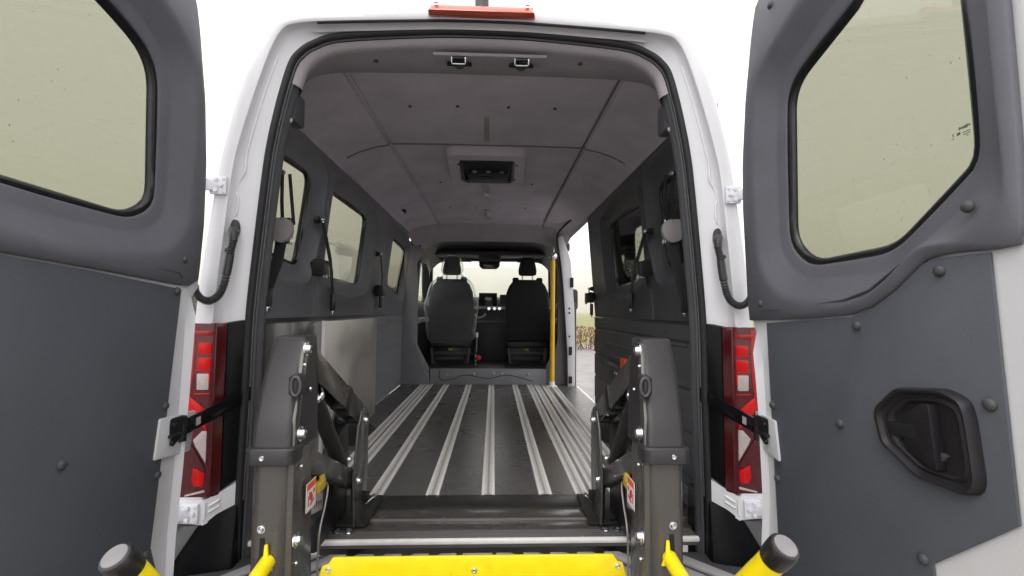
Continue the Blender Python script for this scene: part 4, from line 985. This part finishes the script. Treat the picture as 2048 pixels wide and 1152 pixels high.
# ================================================================== SEATS
def seat(cx, name, label, y0=3.72, hx=.245):
    e = empty(name, label, 'seat', None)
    def sec(z, h, ya, yb, r): return [(cx + x, y, z) for x, y in rrect(0, (ya + yb) / 2, h, (yb - ya) / 2, r, 5)]
    B = [(.40, .215, .02, .12, .03), (.43, .235, .0, .13, .05), (.55, .245, -.012, .13, .06), (.70, .250, -.02, .13, .06), (.85, .248, -.01, .12, .06), (.95, .238, .01, .11, .05), (1.03, .205, .025, .11, .05), (1.075, .168, .035, .11, .04), (1.098, .140, .05, .10, .025)]
    # shoulders rise a little at both sides
    loft('backrest', [sec(z, h, y0 + a, y0 + b, r) for z, h, a, b, r in B], 'seat_fabric', e, caps=(True, True), smooth_angle=60)
    for q in (-1, 1): box('shoulder_bolster', (cx + q * .135 - .035, y0 + .03, 1.06), (cx + q * .135 + .035, y0 + .10, 1.122), 'seat_fabric', e, .018, 3)
    loft('headrest', [sec(z, h, y0 + .03 + a, y0 + .12 + a, r) for z, h, a, r in ((1.146, .075, .01, .03), (1.155, .098, .0, .035), (1.20, .104, -.005, .04), (1.26, .094, 0, .04), (1.31, .080, .005, .035), (1.34, .070, .01, .03), (1.35, .055, .02, .02))], 'seat_fabric', e, caps=(True, True), smooth_angle=60)
    for q in (-.05, .05): tube('headrest_post', [(cx + q * 1.15, y0 + .075, 1.06), (cx + q * 1.15, y0 + .075, 1.16)], .0065, 'wire_grey', e, 8)
    box('seat_cushion', (cx - .25, y0 + .08, .40), (cx + .25, y0 + .58, .53), 'seat_fabric', e, .04, 3)
    box('seat_pan', (cx - .22, y0 + .02, .335), (cx + .22, y0 + .55, .40), 'black_plastic', e, .012)
    ped = box('pedestal', (cx - .20, y0 + .10, .142), (cx + .20, y0 + .50, .335), 'black_plastic', e, .01)
    box('cross_bar', (cx - .185, y0 + .02, .255), (cx + .185, y0 + .05, .285), 'grey_plastic', e, .006)
    for q in (-1, 1):
        prism('slide_foot', [(cx + q * .195, y0 + .0, .330), (cx + q * .225, y0 + .0, .330), (cx + q * .205, y0, .160), (cx + q * .155, y0, .150), (cx + q * .160, y0, .165), (cx + q * .180, y0, .18)], [(cx + q * .195, y0 + .05, .330), (cx + q * .225, y0 + .05, .330), (cx + q * .205, y0 + .05, .160), (cx + q * .155, y0 + .05, .150), (cx + q * .160, y0 + .05, .165), (cx + q * .180, y0 + .05, .18)], 'grey_plastic', e, .003)
    box('connector', (cx - .03, y0 + .085, .295), (cx + .02, y0 + .10, .318), 'yellow_clip', e, .004)
    box('cable_tray', (cx - .17, y0 + .06, .19), (cx + .14, y0 + .10, .225), 'grey_plastic', e, .01)
    return e
ds = seat(-.432, 'driver_seat', 'black cab seat wrapped in clear plastic, left of the gangway', hx=.26)
ps = seat(.423, 'passenger_seat', 'uncovered black cab seat beside the yellow pole')
# polythene cover on the driver's seat
def wob(x, z, k): return .020 * math.sin(9 * x + 14 * z + k) + .009 * math.sin(23 * x - 17 * z + 2 * k) + .005 * math.sin(51 * x + 37 * z)
rings = []
for z, h, a, b_ in ((.395, .215, -.035, .15), (.44, .262, -.045, .16), (.52, .272, -.05, .165), (.60, .280, -.052, .17), (.68, .285, -.055, .17), (.76, .300, -.05, .165), (.83, .300, -.045, .16), (.90, .275, -.04, .15), (.97, .262, -.03, .14), (1.04, .235, -.012, .135), (1.09, .19, .01, .13), (1.125, .13, .015, .13), (1.15, .105, .01, .135), (1.20, .125, .0, .14), (1.26, .12, .0, .14), (1.32, .10, .01, .135), (1.362, .06, .03, .11)):
    L = rrect(0, (a + b_) / 2, h, (b_ - a) / 2, .05, 8)
    ring = []
    for i, (x, y) in enumerate(L):
        f = wob(x, z, 1.3 + (0 if y < .05 else 2))
        ring.append((-.428 + x * (1 + f * .5), 3.72 + y - abs(f) * .8 * (1 if y < .05 else -.4), z + .3 * f))
    rings.append(ring)
pc = loft('plastic_seat_cover', rings, 'polythene', None, caps=(False, True), smooth_angle=80)
tag(pc, 'clear polythene bag pulled over the left cab seat', 'seat cover')
# hand brake / harness stalk beside the driver's seat
hs_ = empty('seat_lever', 'silver lever with red knob beside the wrapped seat', 'lever')
lathe('knob', [(.004, -.02), (.024, -.014), (.028, 0), (.024, .014), (.004, .02)], (-.112, 3.62, .232), (0, 1, 0), 'red_plastic', hs_, 14)
box('bracket', (-.165, 3.61, .143), (-.13, 3.64, .30), 'black_plastic', hs_, .004)
for z in (.16, .20, .25): rivet(hs_, (-.148, 3.609, z), (0, -1, 0), .009, 'zinc', 'stud')
tube('stalk', [(-.140, 3.63, .28), (-.137, 3.63, .46)], .007, 'wire_grey', hs_, 8)
tube('stalk_grip', [(-.137, 3.63, .455), (-.136, 3.63, .505)], .016, 'label_white', hs_, 10)

# ================================================================== GRAB POLE
gp = empty('grab_pole', 'yellow grab pole with silver ball joint by the side door', 'pole')
tube('pole', [(.629, 3.15, .03), (.632, 3.15, 1.27)], .0235, 'pole_yellow', gp, 18)
lathe('floor_flange', [(.05, 0), (.05, .008), (.028, .014), (.027, .05), (.0, .05)], (.629, 3.15, .001), (0, 0, 1), 'aluminium', gp, 20)
for a in (0, 2.1, 4.2): bolt(gp, (.629 + .04 * math.cos(a), 3.15 + .04 * math.sin(a), .008), (0, 0, 1), .007)
lathe('ball_joint', [(0, -.044)] + [(.044 * math.cos(R_(t)), .044 * math.sin(R_(t))) for t in range(-75, 90, 15)] + [(0, .044)], (.633, 3.15, 1.295), (0, 0, 1), 'chrome', gp, 20)
tube('top_stub', [(.633, 3.15, 1.33), (.645, 3.20, 1.42), (.65, 3.24, 1.47)], .012, 'chrome', gp, 10)

# ================================================================== SEAT BELTS ON THE WALLS
def belt(s, up_, ret, low, case, label, big=False, y_off=0):
    e = empty('seat_belt', label, 'seat belt', 'wheelchair passenger belts on the side walls')
    def W3(p, o): return Vector((s * wX(p[1], o), p[0], p[1]))
    U, Rr, Lo = W3(up_, -.045), W3(ret, -.045), W3(low, -.03)
    lathe('upper_anchor', [(.018, 0), (.018, .02), (.010, .026), (.010, .036), (0, .038)], W3(up_, -.01), (-s, 0, 0), 'black_plastic' , e, 12)
    bolt(e, W3(up_, -.046) + Vector((0, 0, .0)), (-s, -.2, 0), .012, 'chrome')
    if big:
        tube('strap', [U, U.lerp(Rr, .5) + Vector((0, -.006, 0)), Rr], .016, 'belt_web', e, 8, flat=(1, .09), refn=(0, 1, 0))
        tube('strap', [Rr, Rr.lerp(Lo, .5) + Vector((-s * .01, 0, 0)), Lo], .024, 'belt_web', e, 8, flat=(1, .1), refn=(1, 0, 0))
        tube('strap', [U + Vector((-s * .02, .02, 0)), Rr + Vector((-s * .03, .03, .03))], .016, 'belt_web', e, 8, flat=(1, .1), refn=(0, 1, 0))
        ext('retractor', rp([(Rr.x + u * -s, Rr.z + v) for u, v in ((-.035, .050), (.020, .050), (.042, .030), (.046, -.005), (.034, -.035), (.006, -.052), (-.035, -.040))], .012), 'y', Rr.y - .028, Rr.y + .004, case, e, .004)
        box('retractor_frame', (Rr.x - .03, Rr.y - .005, Rr.z - .05), (Rr.x + .03, Rr.y + .03, Rr.z + .055), 'chrome', e, .004)
    else:
        tube('strap', [U, U.lerp(Lo, .5) + Vector((-s * .012, 0, 0)), Lo], .022, 'belt_web', e, 8, flat=(1, .1), refn=(0, 1, 0))
        lathe('retractor', [(.036, -.03), (.038, -.027), (.038, .027), (.036, .03), (0, .03)], Rr + Vector((-s * -.01, 0, 0)), (0, 1, 0), case, e, 16)
        box('retractor_frame', (Rr.x - .034, Rr.y - .034, Rr.z - .048), (Rr.x + .03, Rr.y + .034, Rr.z + .03), 'black_plastic', e, .005)
        bolt(e, Rr + Vector((-s * .03, -.02, -.05)), (-s, -1, 0), .013, 'chrome')
    # tongue / buckle hanging at the lower end
    box('tongue', (Lo.x - .010, Lo.y - .026, Lo.z - .075), (Lo.x + .010, Lo.y + .026, Lo.z + .02), 'black_plastic', e, .008)
    box('tongue_plate', (Lo.x - .003, Lo.y - .014, Lo.z - .092), (Lo.x + .003, Lo.y + .014, Lo.z - .075), 'chrome', e, .001)
    return e
belt(-1, (0.3538, 1.279), (0.4135, 1.058), (0.3766, 0.8288), 'belt_case', 'grey belt reel at the left rear pillar', True)
belt(-1, (0.8116, 1.181), (0.858, 0.9571), (1.123, 0.8107), 'black_plastic', 'black belt slanting across the middle left window', False)
belt(-1, (1.992, 1.158), (2.088, 0.8949), (2.194, 0.833), 'black_plastic', 'black belt hanging on the left wall before the frontmost window', False)
belt(1, (0.4181, 1.326), (0.4825, 1.091), (0.4406, 0.8183), 'belt_case', 'grey belt reel at the right rear pillar', True)
belt(1, (0.8087, 1.149), (0.8771, 0.9741), (1.199, 0.8378), 'black_plastic', 'black belt slanting across the dark right window', False)
belt(1, (2.27, .93), (2.28, .865), (2.30, .79), 'black_plastic', 'belt reel at the rear edge of the side door opening', False)
# small case on the right wall
cs = empty('wall_case', 'small dark green case with orange tab on the right wall', 'case')
box('case_body', (.800, 1.30, .28), (.871, 1.62, .415), 'green_box', cs, .018, 3)
for z in (.36,): 
    for y in (1.33, 1.36, 1.40): box('case_mark', (.7985, y, z), (.8005, y + .018, z + .014), 'label_white', cs, .001)
box('orange_tab', (.80, 1.20, .41), (.83, 1.30, .47), 'orange', cs, .006)

# ================================================================== OUTSIDE
def noise_bsdf(name, c1, c2, scale, rough, detail=6, bump=0):
    m = bpy.data.materials.new(name); m.use_nodes = True; t = m.node_tree; b = t.nodes['Principled BSDF']
    tc = t.nodes.new('ShaderNodeTexCoord'); nz = t.nodes.new('ShaderNodeTexNoise'); cr = t.nodes.new('ShaderNodeValToRGB')
    nz.inputs['Scale'].default_value = scale; nz.inputs['Detail'].default_value = detail
    cr.color_ramp.elements[0].position = .35; cr.color_ramp.elements[1].position = .65
    cr.color_ramp.elements[0].color = (*c1, 1); cr.color_ramp.elements[1].color = (*c2, 1)
    t.links.new(tc.outputs['Object'], nz.inputs['Vector']); t.links.new(nz.outputs['Fac'], cr.inputs[0]); t.links.new(cr.outputs[0], b.inputs['Base Color'])
    b.inputs['Roughness'].default_value = rough
    if bump:
        bp = t.nodes.new('ShaderNodeBump'); bp.inputs['Strength'].default_value = bump; t.links.new(nz.outputs['Fac'], bp.inputs['Height']); t.links.new(bp.outputs[0], b.inputs['Normal'])
    MAT[name] = m
noise_bsdf('asphalt', (.20, .19, .19), (.28, .265, .26), 3, .55)
noise_bsdf('meadow', (.16, .19, .05), (.24, .22, .09), .4, .9)
noise_bsdf('hill_grass', (.20, .19, .13), (.28, .25, .18), .02, .95)
noise_bsdf('hedge_leaf', (.17, .065, .03), (.32, .16, .08), 30, .8)
noise_bsdf('twig', (.07, .045, .035), (.12, .08, .06), 20, .9)
noise_bsdf('far_leaf', (.06, .068, .045), (.12, .12, .085), 1, .9)
GZ = -.65
g = mesh('ground', [(-1900, -400, GZ), (1900, -400, GZ), (1900, 1900, GZ), (-1900, 1900, GZ)], [(0, 1, 2, 3)], 'meadow'); tag(g, kind='structure')
yd = mesh('car_park', [(-40, -60, GZ + .005), (3.0, -60, GZ + .005), (40, -60, GZ + .005), (40, 18, GZ + .005), (-40, 18, GZ + .005)], [(0, 1, 2, 3, 4)], 'asphalt'); tag(yd, kind='structure')
# misty hillside ahead
bm = bmesh.new(); rows = []
for j in range(9):
    row = []
    for i in range(61):
        a = R_(-75 + 150 * i / 60); rr = 520 + j * 130
        hgt = (j / 8) ** 1.1 * (138 + 16 * math.sin(i * .21) + 8 * math.sin(i * .53 + 1)) if j < 8 else 0
        if j == 8: hgt = 145
        row.append(bm.verts.new((rr * math.sin(a), rr * math.cos(a), GZ + .02 + hgt)))
    rows.append(row)
for a, b_ in zip(rows[:-1], rows[1:]):
    for i in range(60): bm.faces.new((a[i], a[i + 1], b_[i + 1], b_[i]))
tag(finish(bm, 'hill', 'hill_grass', None, 180), kind='structure')
# brown beech hedge beyond the car park, right of the van
hedge = empty('hedge', 'brown leafed clipped hedge beyond the tarmac on the right', 'hedge')
bm = bmesh.new()
for k in range(9000):
    x = random.uniform(1.5, 14); y = 15.6 + random.gauss(0, .32); z = GZ + random.random() ** .8 * (.88 + .06 * math.sin(x * 3))
    r = random.uniform(.02, .05)
    n_ = Vector((random.gauss(0, 1), random.gauss(0, 1), random.gauss(0, 1))).normalized(); u = n_.orthogonal().normalized(); v = n_.cross(u)
    c_ = Vector((x, y, z))
    bm.faces.new([bm.verts.new(c_ + u * r), bm.verts.new(c_ + v * r * .7), bm.verts.new(c_ - u * r), bm.verts.new(c_ - v * r * .7)])
me = bpy.data.meshes.new('foliage'); bm.to_mesh(me); bm.free(); tag(link('foliage', me, 'hedge_leaf', hedge), kind='stuff')
bm = bmesh.new()
for k in range(260):
    x = random.uniform(1.5, 14); y = 15.6 + random.gauss(0, .15)
    tube_into(bm, [(x, y, GZ), (x + random.gauss(0, .1), y + random.gauss(0, .1), GZ + .45), (x + random.gauss(0, .2), y + random.gauss(0, .15), GZ + .85)], [.014, .010, .004], 5)
finish(bm, 'stems', 'twig', hedge)
# another white van parked ahead on the left, seen through the side glass
pv = empty('parked_van', 'second white van parked ahead, seen through the left windows', 'van')
ZR = 2.37
def pvx(z): return 1.0 if z < .8 else 1.0 - .12 * (z - .8) / 1.3
px0, py0, py1 = -4.35, 9.2, 14.6
secs = []
for y, dz, dw in ((py0, -.10, .06), (py0 + .10, -.02, .01), (py0 + .6, 0, 0), (py1 - 1.6, 0, 0), (py1 - .9, -.55, .02), (py1, -1.15, .08)):
    z1 = ZR + dz
    secs.append([(px0 + x, y, z) for x, z in rp([(-1.0 + dw, GZ + .35), (1.0 - dw, GZ + .35), (1.0 - dw, .8), (.88 - dw, z1), (-.88 + dw, z1), (-1.0 + dw, .8)], [.05, .05, .1, .2, .2, .1])])
loft('body', secs, 'white_paint', pv, caps=(True, True))
for q in (-1, 1):
    box('rear_window', (px0 + q * .42 - .33, py0 - .012, 1.0), (px0 + q * .42 + .33, py0 + .02, 1.65), 'gloss_black', pv, .02)
    box('tail_lamp', (px0 + q * .93 - .06, py0 - .015, .1), (px0 + q * .93 + .06, py0 + .05, .75), 'lens_red', pv, .015)
    for y in (py0 + 1.2, py1 - .9): lathe('wheel', [(0, -.1), (.20, -.1), (.33, -.11), (.35, -.08), (.35, .08), (.33, .11), (.20, .1), (0, .1)], (px0 + q * .88, y, GZ + .35), (1, 0, 0), 'rubber', pv, 24)
box('bumper', (px0 - .95, py0 - .08, GZ + .3), (px0 + .95, py0 + .05, GZ + .55), 'grey_plastic', pv, .03)
# dark wood along the field edge, far off on the left
bm = bmesh.new()
for k in range(15000):
    t_ = random.random(); x = -46 + 40 * t_; y = 44 + 4 * math.sin(t_ * 5) + random.gauss(0, 1.2)
    top_ = 3.6 + 1.2 * math.sin(t_ * 31) + .7 * math.sin(t_ * 67 + 1)
    c_ = Vector((x, y, GZ + random.random() ** .7 * top_)); r = random.uniform(.08, .22)
    n_ = Vector((random.gauss(0, 1), random.gauss(0, 1), random.gauss(0, 1))).normalized(); u = n_.orthogonal().normalized(); v = n_.cross(u)
    bm.faces.new([bm.verts.new(c_ + u * r), bm.verts.new(c_ + v * r), bm.verts.new(c_ - u * r), bm.verts.new(c_ - v * r)])
me = bpy.data.meshes.new('woodland'); bm.to_mesh(me); bm.free(); tag(link('woodland', me, 'far_leaf'), kind='stuff')
# mist over the valley: closed box round everything built
hz_ = box('haze', (-1950, -450, GZ - 1), (1950, 1950, 170), None, None)
tag(hz_, kind='stuff')
m = bpy.data.materials.new('mist'); m.use_nodes = True; t = m.node_tree
for n in list(t.nodes): t.nodes.remove(n)
out = t.nodes.new('ShaderNodeOutputMaterial'); pv_ = t.nodes.new('ShaderNodeVolumePrincipled')
pv_.inputs['Color'].default_value = (1, .98, .97, 1); pv_.inputs['Density'].default_value = .0011; pv_.inputs['Anisotropy'].default_value = 0.2
t.links.new(pv_.outputs[0], out.inputs['Volume']); hz_.data.materials.append(m)
